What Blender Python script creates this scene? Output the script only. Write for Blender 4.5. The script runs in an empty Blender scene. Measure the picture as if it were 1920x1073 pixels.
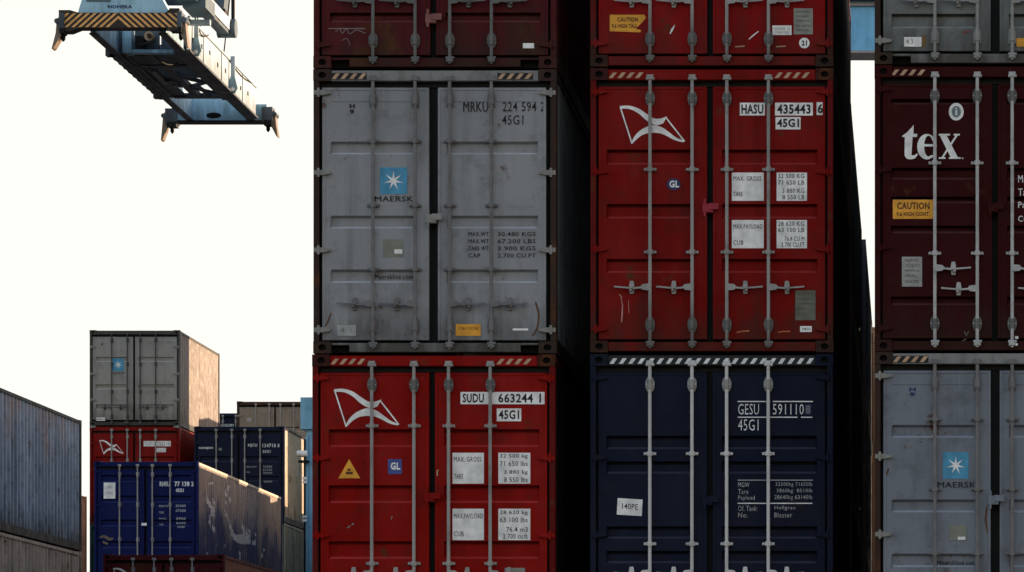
import bpy, math, random
from mathutils import Vector, Matrix
R = math.radians
random.seed(7)
sc = bpy.context.scene
COL = sc.collection

# ---------------------------------------------------------------- camera, sky, sun, exposure
F = 7207.0                       # focal length in photo pixels (135 mm on a 36 mm sensor)
VX, VY, EYE = 1700.0, 1430.0, 1.62
cam = bpy.data.cameras.new('camera'); co = bpy.data.objects.new('camera', cam); COL.objects.link(co)
co.location = (0, 0, EYE); co.rotation_euler = (R(90), 0, 0)
cam.sensor_width = 36; cam.lens = 36*F/1920
cam.shift_x = -(VX-960)/1920; cam.shift_y = (VY-536.5)/1920
cam.clip_end = 5000; cam.clip_start = 0.5
sc.camera = co
SUN_EL, SUN_AZ = 3.4, 60.0       # degrees above the horizon, degrees from +Y towards +X
HAZE0, HAZE1, HAZE_COL = -.25, .6, (1.26, 1.22, 1.13)
w = bpy.data.worlds.new('World'); sc.world = w; w.use_nodes = True
nt = w.node_tree; bg = nt.nodes['Background']
sky = nt.nodes.new('ShaderNodeTexSky'); sky.sky_type = 'NISHITA'; sky.sun_disc = False
sky.sun_elevation = R(SUN_EL); sky.sun_rotation = R(SUN_AZ)
sky.air_density = 1.0; sky.dust_density = 3.0; sky.ozone_density = 1.0
bg.inputs[1].default_value = 0.15
# thick bright haze low in the sky on the sun's side of the horizon
def wn(kind, **k):
    n = nt.nodes.new(kind)
    for a, v in k.items(): setattr(n, a, v)
    return n
wtc = wn('ShaderNodeTexCoord'); wnz = wn('ShaderNodeVectorMath', operation='NORMALIZE'); nt.links.new(wtc.outputs['Generated'], wnz.inputs[0])
wdt = wn('ShaderNodeVectorMath', operation='DOT_PRODUCT'); nt.links.new(wnz.outputs[0], wdt.inputs[0]); wdt.inputs[1].default_value = (.30, .954, 0)
wmr = wn('ShaderNodeMapRange', interpolation_type='SMOOTHSTEP'); nt.links.new(wdt.outputs['Value'], wmr.inputs['Value'])
wmr.inputs['From Min'].default_value = HAZE0; wmr.inputs['From Max'].default_value = HAZE1
wxy = wn('ShaderNodeSeparateXYZ'); nt.links.new(wnz.outputs[0], wxy.inputs[0])
wz = wn('ShaderNodeMapRange', interpolation_type='SMOOTHSTEP'); nt.links.new(wxy.outputs['Z'], wz.inputs['Value'])
wz.inputs['From Min'].default_value = .55; wz.inputs['From Max'].default_value = .1
wm = wn('ShaderNodeMath', operation='MULTIPLY'); nt.links.new(wmr.outputs[0], wm.inputs[0]); nt.links.new(wz.outputs[0], wm.inputs[1])
wmx = wn('ShaderNodeMix', data_type='RGBA'); nt.links.new(wm.outputs[0], wmx.inputs[0]); wti = wn('ShaderNodeVectorMath', operation='MULTIPLY'); nt.links.new(sky.outputs[0], wti.inputs[0]); wti.inputs[1].default_value = (1.15, .99, 1.0); nt.links.new(wti.outputs[0], wmx.inputs[6]); wmx.inputs[7].default_value = HAZE_COL+(1,)
nt.links.new(wmx.outputs[2], bg.inputs[0])
sl = bpy.data.lights.new('sun', 'SUN'); sl.energy = 2.0; sl.angle = R(0.5); sl.color = (1.0, 0.68, 0.42)
so = bpy.data.objects.new('sun', sl); COL.objects.link(so)
d = Vector((math.sin(R(SUN_AZ))*math.cos(R(SUN_EL)), math.cos(R(SUN_AZ))*math.cos(R(SUN_EL)), math.sin(R(SUN_EL))))
so.rotation_euler = d.to_track_quat('Z', 'Y').to_euler(); so.location = (60, 60, 60)
sc.view_settings.view_transform = 'Standard'; sc.view_settings.look = 'None'
sc.view_settings.exposure = 2.5; sc.view_settings.gamma = 1.0
sc.render.film_transparent = False
sc.cycles.max_bounces = 6

# ---------------------------------------------------------------- materials
MATS = {}
def hx(s):
    c = [int(s[i:i+2], 16)/255 for i in (0, 2, 4)]
    return tuple(v/12.92 if v <= .04045 else ((v+.055)/1.055)**2.4 for v in c)
def new_mat(name):
    m = bpy.data.materials.new(name); m.use_nodes = True
    return m, m.node_tree, m.node_tree.nodes['Principled BSDF']
def plain(name, col, rough=.6, metal=0., spec=.3):
    if name in MATS: return MATS[name]
    m, t, b = new_mat(name); N = t.nodes; L = t.links
    tc = N.new('ShaderNodeTexCoord'); n = N.new('ShaderNodeTexNoise'); n.inputs['Scale'].default_value = 9; n.inputs['Detail'].default_value = 6
    L.new(tc.outputs['Object'], n.inputs['Vector'])
    r = N.new('ShaderNodeValToRGB'); r.color_ramp.elements[0].position = .3; r.color_ramp.elements[1].position = .7
    r.color_ramp.elements[0].color = tuple(c*.72 for c in col)+(1,); r.color_ramp.elements[1].color = tuple(min(1, c*1.1) for c in col)+(1,)
    L.new(n.outputs['Fac'], r.inputs[0]); L.new(r.outputs[0], b.inputs['Base Color'])
    b.inputs['Roughness'].default_value = rough; b.inputs['Metallic'].default_value = metal; b.inputs['Specular IOR Level'].default_value = spec
    MATS[name] = m; return m
def paint(name, col, rust=.25, grime=.5, seed=0., rough=.5, col2=None, z2=None, fade=.25, dents=.05):
    """weathered container paint: blotchy fade, vertical run marks, rust spots, dents"""
    if name in MATS: return MATS[name]
    m, t, b = new_mat(name); N = t.nodes; L = t.links
    tc = N.new('ShaderNodeTexCoord')
    def mp(scale, off):
        a = N.new('ShaderNodeMapping'); a.inputs['Scale'].default_value = scale; a.inputs['Location'].default_value = (seed*3.1+off, seed*1.7, seed*2.3+off)
        L.new(tc.outputs['Object'], a.inputs[0]); return a.outputs[0]
    def noise(scale, off, s=1., det=6., ro=.6):
        n = N.new('ShaderNodeTexNoise'); n.inputs['Scale'].default_value = s; n.inputs['Detail'].default_value = det; n.inputs['Roughness'].default_value = ro
        L.new(mp(scale, off), n.inputs['Vector']); return n.outputs['Fac']
    def ramp(fac, a, c, lo=0., hi=1.):
        r = N.new('ShaderNodeMapRange'); r.inputs['From Min'].default_value = a; r.inputs['From Max'].default_value = c
        r.inputs['To Min'].default_value = lo; r.inputs['To Max'].default_value = hi; L.new(fac, r.inputs['Value']); return r.outputs[0]
    def mix(fac, A, B):
        x = N.new('ShaderNodeMix'); x.data_type = 'RGBA'
        if isinstance(fac, float): x.inputs[0].default_value = fac
        else: L.new(fac, x.inputs[0])
        for k, v in ((6, A), (7, B)):
            if isinstance(v, tuple): x.inputs[k].default_value = v[:3]+(1,)
            else: L.new(v, x.inputs[k])
        return x.outputs[2]
    def mul(a, b_):
        x = N.new('ShaderNodeMath'); x.operation = 'MULTIPLY'; L.new(a, x.inputs[0])
        if isinstance(b_, float): x.inputs[1].default_value = b_
        else: L.new(b_, x.inputs[1])
        return x.outputs[0]
    base = col
    grey = sum(col)/3
    faded = tuple(min(.9, c*1.25+grey*.14+.002) for c in col)
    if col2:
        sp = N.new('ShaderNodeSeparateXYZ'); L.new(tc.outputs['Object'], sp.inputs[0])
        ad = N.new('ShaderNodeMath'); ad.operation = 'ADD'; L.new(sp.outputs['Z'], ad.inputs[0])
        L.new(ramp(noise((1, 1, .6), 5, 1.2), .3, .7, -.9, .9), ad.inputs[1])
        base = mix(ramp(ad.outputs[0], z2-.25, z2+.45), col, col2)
    a = mix(ramp(noise((1, 1, 1), 0, .9), .42, .72, 0., fade*2), base, faded)
    dark = tuple(c*.45+.004 for c in col)
    a = mix(ramp(noise((7, 7, .45), 11, 1., 5.), .5, .78, 0., grime), a, dark)
    a = mix(ramp(noise((1, 1, 1), 17, 3.2, 8., .7), .52, .75, 0., grime*.8), a, (.022, .018, .014))
    a = mix(ramp(noise((1, 1, 1), 43, 15., 3., .5), .70, .73, 0., .55), a, dark)
    a = mix(ramp(noise((9, 9, 1.2), 47, 3., 4., .6), .70, .76, 0., .35), a, faded)
    rm = mul(ramp(noise((1, 1, 1), 23, 2.1, 9., .72), .69-rust*.22, .73-rust*.18), ramp(noise((5, 5, 1.3), 29, 2.), .35, .6))
    a = mix(rm, a, (.085, .032, .014))
    sz = N.new('ShaderNodeSeparateXYZ'); L.new(tc.outputs['Object'], sz.inputs[0])
    az = N.new('ShaderNodeMath'); az.operation = 'ADD'; L.new(sz.outputs['Z'], az.inputs[0]); L.new(ramp(noise((3, 3, .8), 53, 1.5), .3, .7, -.35, .35), az.inputs[1])
    a = mix(ramp(az.outputs[0], .55, .0, 0., .25+grime*.6), a, (.030, .022, .016))
    L.new(a, b.inputs['Base Color'])
    L.new(ramp(noise((1, 1, 1), 31, 4.), .3, .7, rough-.1, rough+.18), b.inputs['Roughness'])
    b.inputs['Specular IOR Level'].default_value = .05 if max(col) > 3*min(col) and min(col) < .03 else .1
    m['tone'] = list(col)
    bp = N.new('ShaderNodeBump'); bp.inputs['Strength'].default_value = .5; bp.inputs['Distance'].default_value = dents
    L.new(noise((1, 1, .7), 37, 1.6, 3.), bp.inputs['Height']); L.new(bp.outputs[0], b.inputs['Normal'])
    MATS[name] = m; return m
LEDGE = {}
BLACK = plain('black_rubber', (.0035, .0035, .004), .7)
INK = plain('black_ink', (.012, .012, .015), .6)
WHITE = plain('white_vinyl', (.84, .83, .83), .5)
WHITEP = plain('white_paint', (.74, .74, .76), .5)
GALV = paint('galvanised_steel', (.30, .29, .285), .45, .6, 61)
GALVL = paint('pale_galvanised', (.52, .515, .52), .25, .45, 62)
GALVD = plain('dull_steel', (.125, .125, .125), .5)
DKBR = paint('rusty_dark_steel', (.05, .028, .022), .7, .6, 3)
YEL = plain('yellow_vinyl', (.80, .36, .035), .5)
CREAM = plain('cream_stripe', (.50, .32, .20), .55)
SKYB = plain('blue_logo', (.07, .30, .50), .5)
NAVY = plain('navy_ink', (.02, .03, .11), .5)
RUSTB = plain('rust_stain', (.12, .05, .02), .8)
GREYL = plain('grey_sticker', (.27, .27, .24), .6)
HOLE = plain('dark_hollow', (.004, .004, .004), .9)
def lightblue(name='crane_blue', c=(.19, .40, .57)): return paint(name, c, .12, .35, 8, .45)

# ---------------------------------------------------------------- mesh builder
class MB:
    def __init__(s): s.v = []; s.f = []; s.m = []; s.mats = []; s.smooth = []
    def mi(s, m):
        if m not in s.mats: s.mats.append(m)
        return s.mats.index(m)
    def add(s, vs, fs, m, sm=False):
        o = len(s.v); s.v += [tuple(v) for v in vs]; k = s.mi(m)
        for f in fs: s.f.append([i+o for i in f]); s.m.append(k); s.smooth.append(sm)
    def box(s, x0, x1, y0, y1, z0, z1, m):
        x0, x1 = min(x0, x1), max(x0, x1); y0, y1 = min(y0, y1), max(y0, y1); z0, z1 = min(z0, z1), max(z0, z1)
        vs = [(x, y, z) for x in (x0, x1) for y in (y0, y1) for z in (z0, z1)]
        s.add(vs, [(0, 1, 3, 2), (4, 6, 7, 5), (0, 4, 5, 1), (2, 3, 7, 6), (0, 2, 6, 4), (1, 5, 7, 3)], m)
    def bbox(s, x0, x1, y0, y1, z0, z1, m, b=.006):
        """box with chamfered edges on the faces towards -Y"""
        vs = []
        for (y, i) in ((y1, 0), (y0+b, 0), (y0, b)):
            vs += [(x0+i, y, z0+i), (x1-i, y, z0+i), (x1-i, y, z1-i), (x0+i, y, z1-i)]
        fs = [(3, 2, 1, 0), (8, 9, 10, 11)]
        for k in (0, 4):
            for i in range(4): j = (i+1) % 4; fs.append((k+i, k+j, k+4+j, k+4+i))
        s.add(vs, fs, m)
    def prism(s, pts, y0, y1, m):
        """closed outline in x,z extruded in y; y0 is the front"""
        n = len(pts); ar = sum(pts[i][0]*pts[(i+1) % n][1]-pts[(i+1) % n][0]*pts[i][1] for i in range(n))
        if ar < 0: pts = pts[::-1]
        vs = [(p[0], y0, p[1]) for p in pts]+[(p[0], y1, p[1]) for p in pts]
        fs = [tuple(range(n)), tuple(range(2*n-1, n-1, -1))]+[(i, i+n, (i+1) % n+n, (i+1) % n) for i in range(n)]
        s.add(vs, fs, m)
    def flat(s, pts, y, m):
        n = len(pts); ar = sum(pts[i][0]*pts[(i+1) % n][1]-pts[(i+1) % n][0]*pts[i][1] for i in range(n))
        if ar < 0: pts = pts[::-1]
        s.add([(p[0], y, p[1]) for p in pts], [tuple(range(n))], m)
    def tube(s, a, b, r, m, n=10, r2=None, caps=True):
        a = Vector(a); b = Vector(b); r2 = r if r2 is None else r2
        q = (b-a).to_track_quat('Z', 'Y'); vs = []
        for p, rr in ((a, r), (b, r2)):
            for i in range(n):
                t = 2*math.pi*i/n; vs.append(p+q @ Vector((rr*math.cos(t), rr*math.sin(t), 0)))
        s.add(vs, [(i, (i+1) % n, (i+1) % n+n, i+n) for i in range(n)], m, True)
        if caps: s.add(vs, [tuple(range(n-1, -1, -1)), tuple(range(n, 2*n))], m)
    def beam(s, a, b, wx, wz, m):
        """square bar from a to b"""
        a = Vector(a); b = Vector(b); q = (b-a).to_track_quat('Z', 'Y'); vs = []
        for p in (a, b):
            for (i, j) in ((-1, -1), (1, -1), (1, 1), (-1, 1)): vs.append(p+q @ Vector((i*wx/2, j*wz/2, 0)))
        s.add(vs, [(3, 2, 1, 0), (4, 5, 6, 7)]+[(i, (i+1) % 4, (i+1) % 4+4, i+4) for i in range(4)], m)
    def stroke(s, pts, wd, y, m, yf=None):
        """flat ribbon along a polyline in x,z"""
        n = len(pts); L_ = []; R_ = []
        for i in range(n):
            p = pts[i]; a = pts[max(0, i-1)]; b = pts[min(n-1, i+1)]
            dx, dz = b[0]-a[0], b[1]-a[1]; l = math.hypot(dx, dz) or 1
            if isinstance(wd, (list, tuple)):
                f_ = i/(n-1)*(len(wd)-1); j_ = min(int(f_), len(wd)-2); ww = (wd[j_]*(1-f_+j_)+wd[j_+1]*(f_-j_))/2
            else: ww = wd/2
            L_.append((p[0]-dz/l*ww, p[1]+dx/l*ww)); R_.append((p[0]+dz/l*ww, p[1]-dx/l*ww))
        for i in range(n-1): s.flat([L_[i], L_[i+1], R_[i+1], R_[i]], y, m)
    def text(s, body, x0, x1, z0, z1, y, m, bold=.0, shear=0.):
        if 'M' in body and bold > 0:        # the outline of M breaks when offset: thicken it with a second shifted print
            if bold > .003:
                g_w = (x1-x0)/max(1, len(body))*.05
                s.text(body.replace('M', 'M'), x0+g_w, x1+g_w, z0, z1, y-.0003, m, 0.)
            bold = 0.
        vs, fs = glyphs(body, bold)
        if not vs: return
        ax = min(v[0] for v in vs); bx = max(v[0] for v in vs); az = min(v[1] for v in vs); bz = max(v[1] for v in vs)
        s.add([(x0+(v[0]-ax)/(bx-ax)*(x1-x0), y, z0+(v[1]-az)/(bz-az)*(z1-z0)) for v in vs], fs, m)
    def build(s, name, parent=None):
        me = bpy.data.meshes.new(name); me.from_pydata(s.v, [], s.f)
        for m in s.mats: me.materials.append(m)
        me.polygons.foreach_set('material_index', s.m); me.polygons.foreach_set('use_smooth', s.smooth); me.update()
        o = bpy.data.objects.new(name, me); COL.objects.link(o)
        if parent: o.parent = parent
        return o
_G = {}
def glyphs(body, bold):
    k = (body, bold)
    if k not in _G:
        c = bpy.data.curves.new('t', 'FONT'); c.body = body; c.offset = bold; c.resolution_u = 2; c.space_character = 1.08
        o = bpy.data.objects.new('t', c); COL.objects.link(o)
        dg = bpy.context.evaluated_depsgraph_get(); dg.update()
        me = bpy.data.meshes.new_from_object(o.evaluated_get(dg))
        _G[k] = ([tuple(v.co[:2]) for v in me.vertices], [tuple(p.vertices) for p in me.polygons])
        bpy.data.objects.remove(o); bpy.data.curves.remove(c); bpy.data.meshes.remove(me)
    return _G[k]
def thing(name, label, cat, loc=(0, 0, 0), group=None, kind=None):
    o = bpy.data.objects.new(name, None); COL.objects.link(o); o.location = loc; o.empty_display_size = .3
    o['label'] = label; o['category'] = cat
    if group: o['group'] = group
    if kind: o['kind'] = kind
    return o
def Xp(px, Y): return (px-VX)/F*Y
def Zp(py, Y): return EYE+(VY-py)/F*Y

# ---------------------------------------------------------------- containers
FACE = .022                    # door skin lies this far behind the frame's front
REC = .042
def corr(y):                   # side wall profile: distance in from the outermost face
    p = (y % .278)
    if p < .072: return 0.
    if p < .139: return .036*(p-.072)/.067
    if p < .211: return .036
    return .036*(1-(p-.211)/.067)
def side_wall(W, H, L, m, right=True):
    b = MB(); ys = [.16]; y = .16
    while y < L-.16:
        base = math.floor(y/.278+1e-3)*.278
        nx = [base+q for q in (.072, .139, .211, .278, .35) if base+q > y+1e-3][0]
        y = min(nx, L-.16); ys.append(y)
    zs = (.16, H-.07); vs = []; fs = []
    for y in ys:
        x = W-.012-corr(y) if right else .012+corr(y)
        vs += [(x, y, z) for z in zs]
    for i in range(len(ys)-1):
        q = (2*i, 2*i+2, 2*i+3, 2*i+1); fs.append(q if right else q[::-1])
    b.add(vs, fs, m); return b
def casting(b, x, z, m, y=0., front=True, w=.178, h=.118, d=.162):
    """corner casting with an oval hole; x,z is the low left corner"""
    s = -1 if front else 1
    n = 16; cx, cz = x+w/2, z+h/2; out = []; inn = []
    for i in range(n):
        t = 2*math.pi*(i+.5)/n; c, si = math.cos(t), math.sin(t); k = min((w/2)/abs(c), (h/2)/abs(si))
        out.append((cx+c*k, cz+si*k)); inn.append((cx+.040*c*1., cz+.032*si*1.0))
    # exact corners
    for cxn, czn in ((x, z), (x+w, z), (x+w, z+h), (x, z+h)):
        j = min(range(n), key=lambda i: (out[i][0]-cxn)**2+(out[i][1]-czn)**2); out[j] = (cxn, czn)
    yf = y+s*.003; yb = y-s*d; yi = y-s*.04
    vs = [(p[0], yf, p[1]) for p in out]+[(p[0], yf, p[1]) for p in inn]+[(p[0], yi, p[1]) for p in inn]+[(p[0], yb, p[1]) for p in out]
    fs = []
    for i in range(n):
        j = (i+1) % n; fs += [(i, j, n+j, n+i), (n+i, n+j, 2*n+j, 2*n+i), (j, i, 3*n+i, 3*n+j)]
    if not front: fs = [f[::-1] for f in fs]
    b.add(vs, fs, m); b.add([vs[2*n+i] for i in range(n)], [tuple(range(n)) if front else tuple(range(n-1, -1, -1))], HOLE)

def container(label, X, Y, Z, mat, H=2.853, W=2.438, L=12.192, frame=None, bands=(), handles=None, hstyle='out', rodm=None,
              guides=(190, 342), hinge=None, hingem=None, hazard=None, lod=0, group=None, sidem=None, lumps='block', lockm=None, draw=None, s=186.7, px=None, doorm=None,
              gap=None, lumpm=None, roofm=None, lockz=None, category='container', bar=None, notch=False, railm=None, castm=None):
    """door end towards -Y at local y=0; offsets given in photo pixels of the near stacks (186.7 px/m) from the top"""
    lumpm = lumpm or GALVD; bar = bar or frame or mat; frame = frame or mat; sidem = sidem or mat; hingem = hingem or mat; rodm = rodm or GALV; doorm = doorm or mat
    if gap is None: gap = (.080, 1.170, 1.230, W-.080)
    t = thing('shipping_container', label, category, (X, Y, Z), group)
    P = 1/186.7
    zt = lambda o: H-o*P
    rx = (.600, 1.023, 1.371, 1.789)
    # frame
    b = MB(); pw = .058
    hd, sd = .118, .150
    for x in (0, W-pw):
        b.bbox(x, x+pw, 0, .15, .118, H-.118, frame)
        b.box(x+(0 if x else 0), x+pw, L-.1, L, .118, H-.118, frame)
    b.bbox(.178, W-.178, .004, .12, zt(22), H-.012, bar)                       # header
    b.box(pw, W-pw, .08, .11, zt(32), zt(22), BLACK)
    # sill with two notches
    z1 = sd-.046
    b.bbox(*((.36, W-.36) if notch else (.178, W-.178)), .004, .13, .012, z1, bar)
    for a, c in (((.178, .36), (W-.36, W-.178)) if notch else ()):
        b.bbox(a, c, .0045, .13, .082, z1, bar); b.box(a, c, .10, .13, .014, .082, HOLE)
    for x in (0, W-.05):
        b.box(x+.002, x+.048, .16, L-.16, .012, .162, frame); b.box(x+.002, x+.058 if x == 0 else x+.048, .16, L-.16, H-.072, H-.012, railm or frame)
    b.box(.178, W-.178, L-.1, L-.004, .012, .15, frame); b.box(.178, W-.178, L-.1, L-.004, H-.12, H-.012, frame)
    b.build('frame', t)
    if lod < 2:
        for x in (-.002, W-.176):
            for z in (0, H-.118):
                c = MB(); casting(c, x, z, castm or frame, 0.); c.build('corner_casting', t)
                c = MB(); casting(c, x, z, castm or frame, L, False); c.build('corner_casting', t)
    else:
        for x in (0, W-.178):
            for z in (0, H-.118):
                for y0_, y1_ in ((-.002, .16), (L-.16, L+.002)): c = MB(); c.box(x, x+.178, y0_, y1_, z, z+.118, frame); c.build('corner_casting', t)
    side_wall(W, H, L, sidem).build('side_wall', t); side_wall(W, H, L, sidem, False).build('side_wall', t)
    b = MB(); b.box(.06, W-.05, .12, L-.1, H-.035, H-.02, roofm or sidem)
    if lod < 2:
        y = .6
        while y < L-.5: b.box(.2, W-.2, y, y+.12, H-.02, H-.008, roofm or sidem); y += .42
    b.build('roof', t)
    b = MB(); b.box(pw, W-pw, L-.05, L-.03, .15, H-.12, sidem)
    for i in range(8): b.box(.16+i*.27, .16+i*.27+.12, L-.03, L-.006, .2, H-.16, sidem)
    b.build('end_wall', t)
    b = MB(); b.box(.05, W-.05, .1, .16, .14, H-.12, sidem); b.build('floor', t) if False else None
    # gasket behind the doors
    b = MB(); b.box(pw, W-pw, FACE+.088, .13, sd-.03, zt(22), BLACK); b.build('door_gasket', t)
    doors = []
    zb0, zt0 = H-508*P*(H/2.853), zt(34)
    if H < 2.7: zb0 = .165
    for k in (0, 1):
        x0, x1 = gap[2*k], gap[2*k+1]
        tone = tuple(doorm['tone']); ledge = paint(doorm.name+'_skylit_ledge', tuple(c*1.5+.022 for c in tone), .2, .3, 60)  # paler copy of the door paint puts skylight on the lower rib slopes
        b = MB(); xa, xb = (x0+.08, x1-.15) if k == 0 else (x0+.09, x1-.08)
        xs = [x0, xa, xa+.012, xb-.012, xb, x1]
        zl = [(zb0, 0)]
        for bd in sorted(bands, key=lambda q: -q[0]):
            top, bot = zt(bd[0]), zt(bd[1]); dep = bd[2] if len(bd) > 2 else REC; tt = bd[3] if len(bd) > 3 else .03; up = bd[3] if len(bd) > 3 else (bd[4] if len(bd) > 4 else .042)
            zl += [(bot, 0), (bot+tt, dep), (top-up, dep), (top, 0)] if len(bd) == 4 else [(bot, 0), (bot+tt*.8, dep), (top-.030, dep), (top-.024, .078), (top-.005, .078), (top, 0)]
        zl.append((zt0, 0)); n = len(xs); vs = []; fs = []
        for z, dp in zl:
            for j, x in enumerate(xs): vs.append((x, FACE+(dp if j in (2, 3) else 0), z))
        for i in range(len(zl)-1):
            for j in range(n-1): fs.append((i*n+j, i*n+j+1, (i+1)*n+j+1, (i+1)*n+j))
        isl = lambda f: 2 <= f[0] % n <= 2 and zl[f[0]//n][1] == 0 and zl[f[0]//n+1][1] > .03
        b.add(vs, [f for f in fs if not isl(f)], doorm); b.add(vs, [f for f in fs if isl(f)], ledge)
        b.add([(x0, FACE, zb0), (x0, FACE, zt0), (x0, FACE+.084, zt0), (x0, FACE+.084, zb0), (x1, FACE, zb0), (x1, FACE, zt0), (x1, FACE+.084, zt0), (x1, FACE+.084, zb0)],
              [(0, 1, 2, 3), (7, 6, 5, 4), (1, 5, 6, 2), (0, 3, 7, 4)], doorm)
        # raised edge flange of each leaf
        e = .012
        for (a, c, f, g) in ((x0, x0+.03, zb0, zt0), (x1-.03, x1, zb0, zt0), (x0+.03, x1-.03, zt0-.03, zt0), (x0+.03, x1-.03, zb0, zb0+.03)):
            b.bbox(a, c, FACE-.006, FACE+.001, f, g, doorm, .004)
        dr = b.build('door', t); doors.append(dr)
        # hinges
        if lod < 2:
            for o in (hinge or (44, 194, 339, 489)):
                z = zt(o)*(H/2.853) if H < 2.7 else zt(o); hb = MB(); 
                if k == 0: pts = [(.005, z-.022), (.085, z-.026), (.17, z-.012), (.17, z+.012), (.085, z+.026), (.005, z+.022)]; px0 = .052
                else: pts = [(W-.005, z-.022), (W-.085, z-.026), (W-.17, z-.012), (W-.17, z+.012), (W-.085, z+.026), (W-.005, z+.022)]; px0 = W-.052
                hb.prism(pts, -.012, FACE, hingem); hb.tube((px0, -.012, z-.045), (px0, -.012, z+.045), .014, hingem, 8)
                hb.build('hinge', dr)
        # lock rods
        for i in (0, 1):
            x = rx[2*k+i]; rb = MB(); yr = -.022
            rb.tube((x, yr, .04), (x, yr, zt(13)), .0172, rodm, 10)
            # cam ends on header and sill
            for z, q in ((zt(17), 1), (.075, -1)):
                rb.bbox(x-.034, x+.034, -.045, .006, z-.022, z+.022, rodm, .008)
                rb.tube((x-.04, -.03, z-q*.02), (x+.045, -.03, z-q*.02), .016, rodm, 8)
            tgt = rb
            def sep(nm):
                return MB() if lod == 0 else rb
            for (o, kind) in ((57, 'b'), (481, 'b'))+tuple((g, 's') for g in guides):
                z = zt(o) if H > 2.7 else zt(o*H/2.853); q = sep('')
                if lod > 0:
                    q.bbox(x-.035, x+.035, -.008, FACE, z-.05, z+.05, rodm, .005); q.tube((x, yr, z-.03), (x, yr, z+.03), .026, rodm, 8)
                elif kind == 'b':
                    if lumps == 'thin': q.prism([(x-.038, z-.07), (x+.038, z-.07), (x+.042, z+.02), (x+.026, z+.08), (x-.026, z+.08), (x-.042, z+.02)], .0, FACE, rodm); q.tube((x, yr, z-.05), (x, yr, z+.05), .027, rodm, 10)
                    else:
                        q.prism([(x-.028, z-.07), (x+.028, z-.07), (x+.046, z-.025), (x+.046, z+.03), (x+.026, z+.07), (x-.026, z+.07), (x-.046, z+.03), (x-.046, z-.025)], -.012, FACE, lumpm)
                        q.tube((x, yr-.004, z-.045), (x, yr-.004, z+.045), .026, lumpm, 10)
                        for sx in (-1, 1): q.tube((x+sx*.036, -.02, z), (x+sx*.036, -.01, z), .009, rodm, 6)
                else:
                    q.bbox(x-.062, x+.062, -.008, FACE, z-.014, z+.014, rodm, .005); q.tube((x, yr, z-.022), (x, yr, z+.022), .029, rodm, 10)
                if lod == 0: q.build('rod_bracket', dr)
            rb.build('lock_rod', dr)
            # handle
            if handles and lod < 2:
                o = handles[2*k+i] if isinstance(handles, (tuple, list)) else handles
                z = zt(o) if H > 2.7 else zt(o*H/2.853); dirn = (-1 if k == 0 else 1) if hstyle == 'out' else (1 if i == 0 else -1)
                hm = rodm; q = MB(); yy = -.03
                q.prism([(x+dirn*.0, z-.036), (x+dirn*.075, z-.028), (x+dirn*.10, z), (x+dirn*.075, z+.028), (x, z+.036)], yy-.012, yy+.02, hm)
                q.beam((x+dirn*.07, yy, z-.004), (x+dirn*.17, yy, z-.012), .026, .018, hm); q.beam((x+dirn*.17, yy, z-.012), (x+dirn*.36, yy, z+.004), .02, .016, hm)
                xc = x+dirn*.185
                q.prism([(xc-.018, z-.065), (xc+.018, z-.065), (xc+.03, z), (xc+.018, z+.065), (xc-.018, z+.065), (xc-.03, z)], -.004, FACE, hm)
                q.tube((xc, yy-.02, z+.01), (xc, yy, z+.01), .024, hm, 8); q.bbox(xc+.01*dirn-.012, xc+.01*dirn+.012, -.04, FACE, z-.04, z-.012, hm)
                q.build('door_handle', dr)
    if lockz is not None:
        z = zt(lockz); q = MB(); lm = lockm or mat; xm = (gap[1]+gap[2])/2
        q.bbox(xm-.075, xm+.035, -.03, FACE, z-.05, z+.04, lm, .01); q.bbox(xm-.01, xm+.09, -.038, -.03, z-.02, z+.045, lm, .004)
        q.tube((xm-.05, -.02, z-.09), (xm-.05, -.02, z+.09), .014, lm, 8); q.build('lock_box', doors[0])
    # hazard stripes on the header
    if hazard:
        zc0, zc1 = zt(18.5), zt(8)
        for (a, c, n, back, cm, sl_) in hazard:
            q = MB()
            a *= P; c *= P
            if back: q.flat([(a, zc0-.006), (c, zc0-.006), (c, zc1+.006), (a, zc1+.006)], .0015, back)
            st = (c-a)/n
            for i in range(n):
                x = a+i*st; w_ = st*(.46 if n < 9 else .44); e = .045*sl_
                q.flat([(x, zc0), (x+w_, zc0), (min(x+w_+e, c+.02), zc1), (min(x+e, c), zc1)], -.0005, cm)
            q.build('hazard_stripes', t)
    if draw:
        x0px, y0px = px
        D = Draw(doors, x0px, y0px, s, H); draw(D)
    return t

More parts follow.
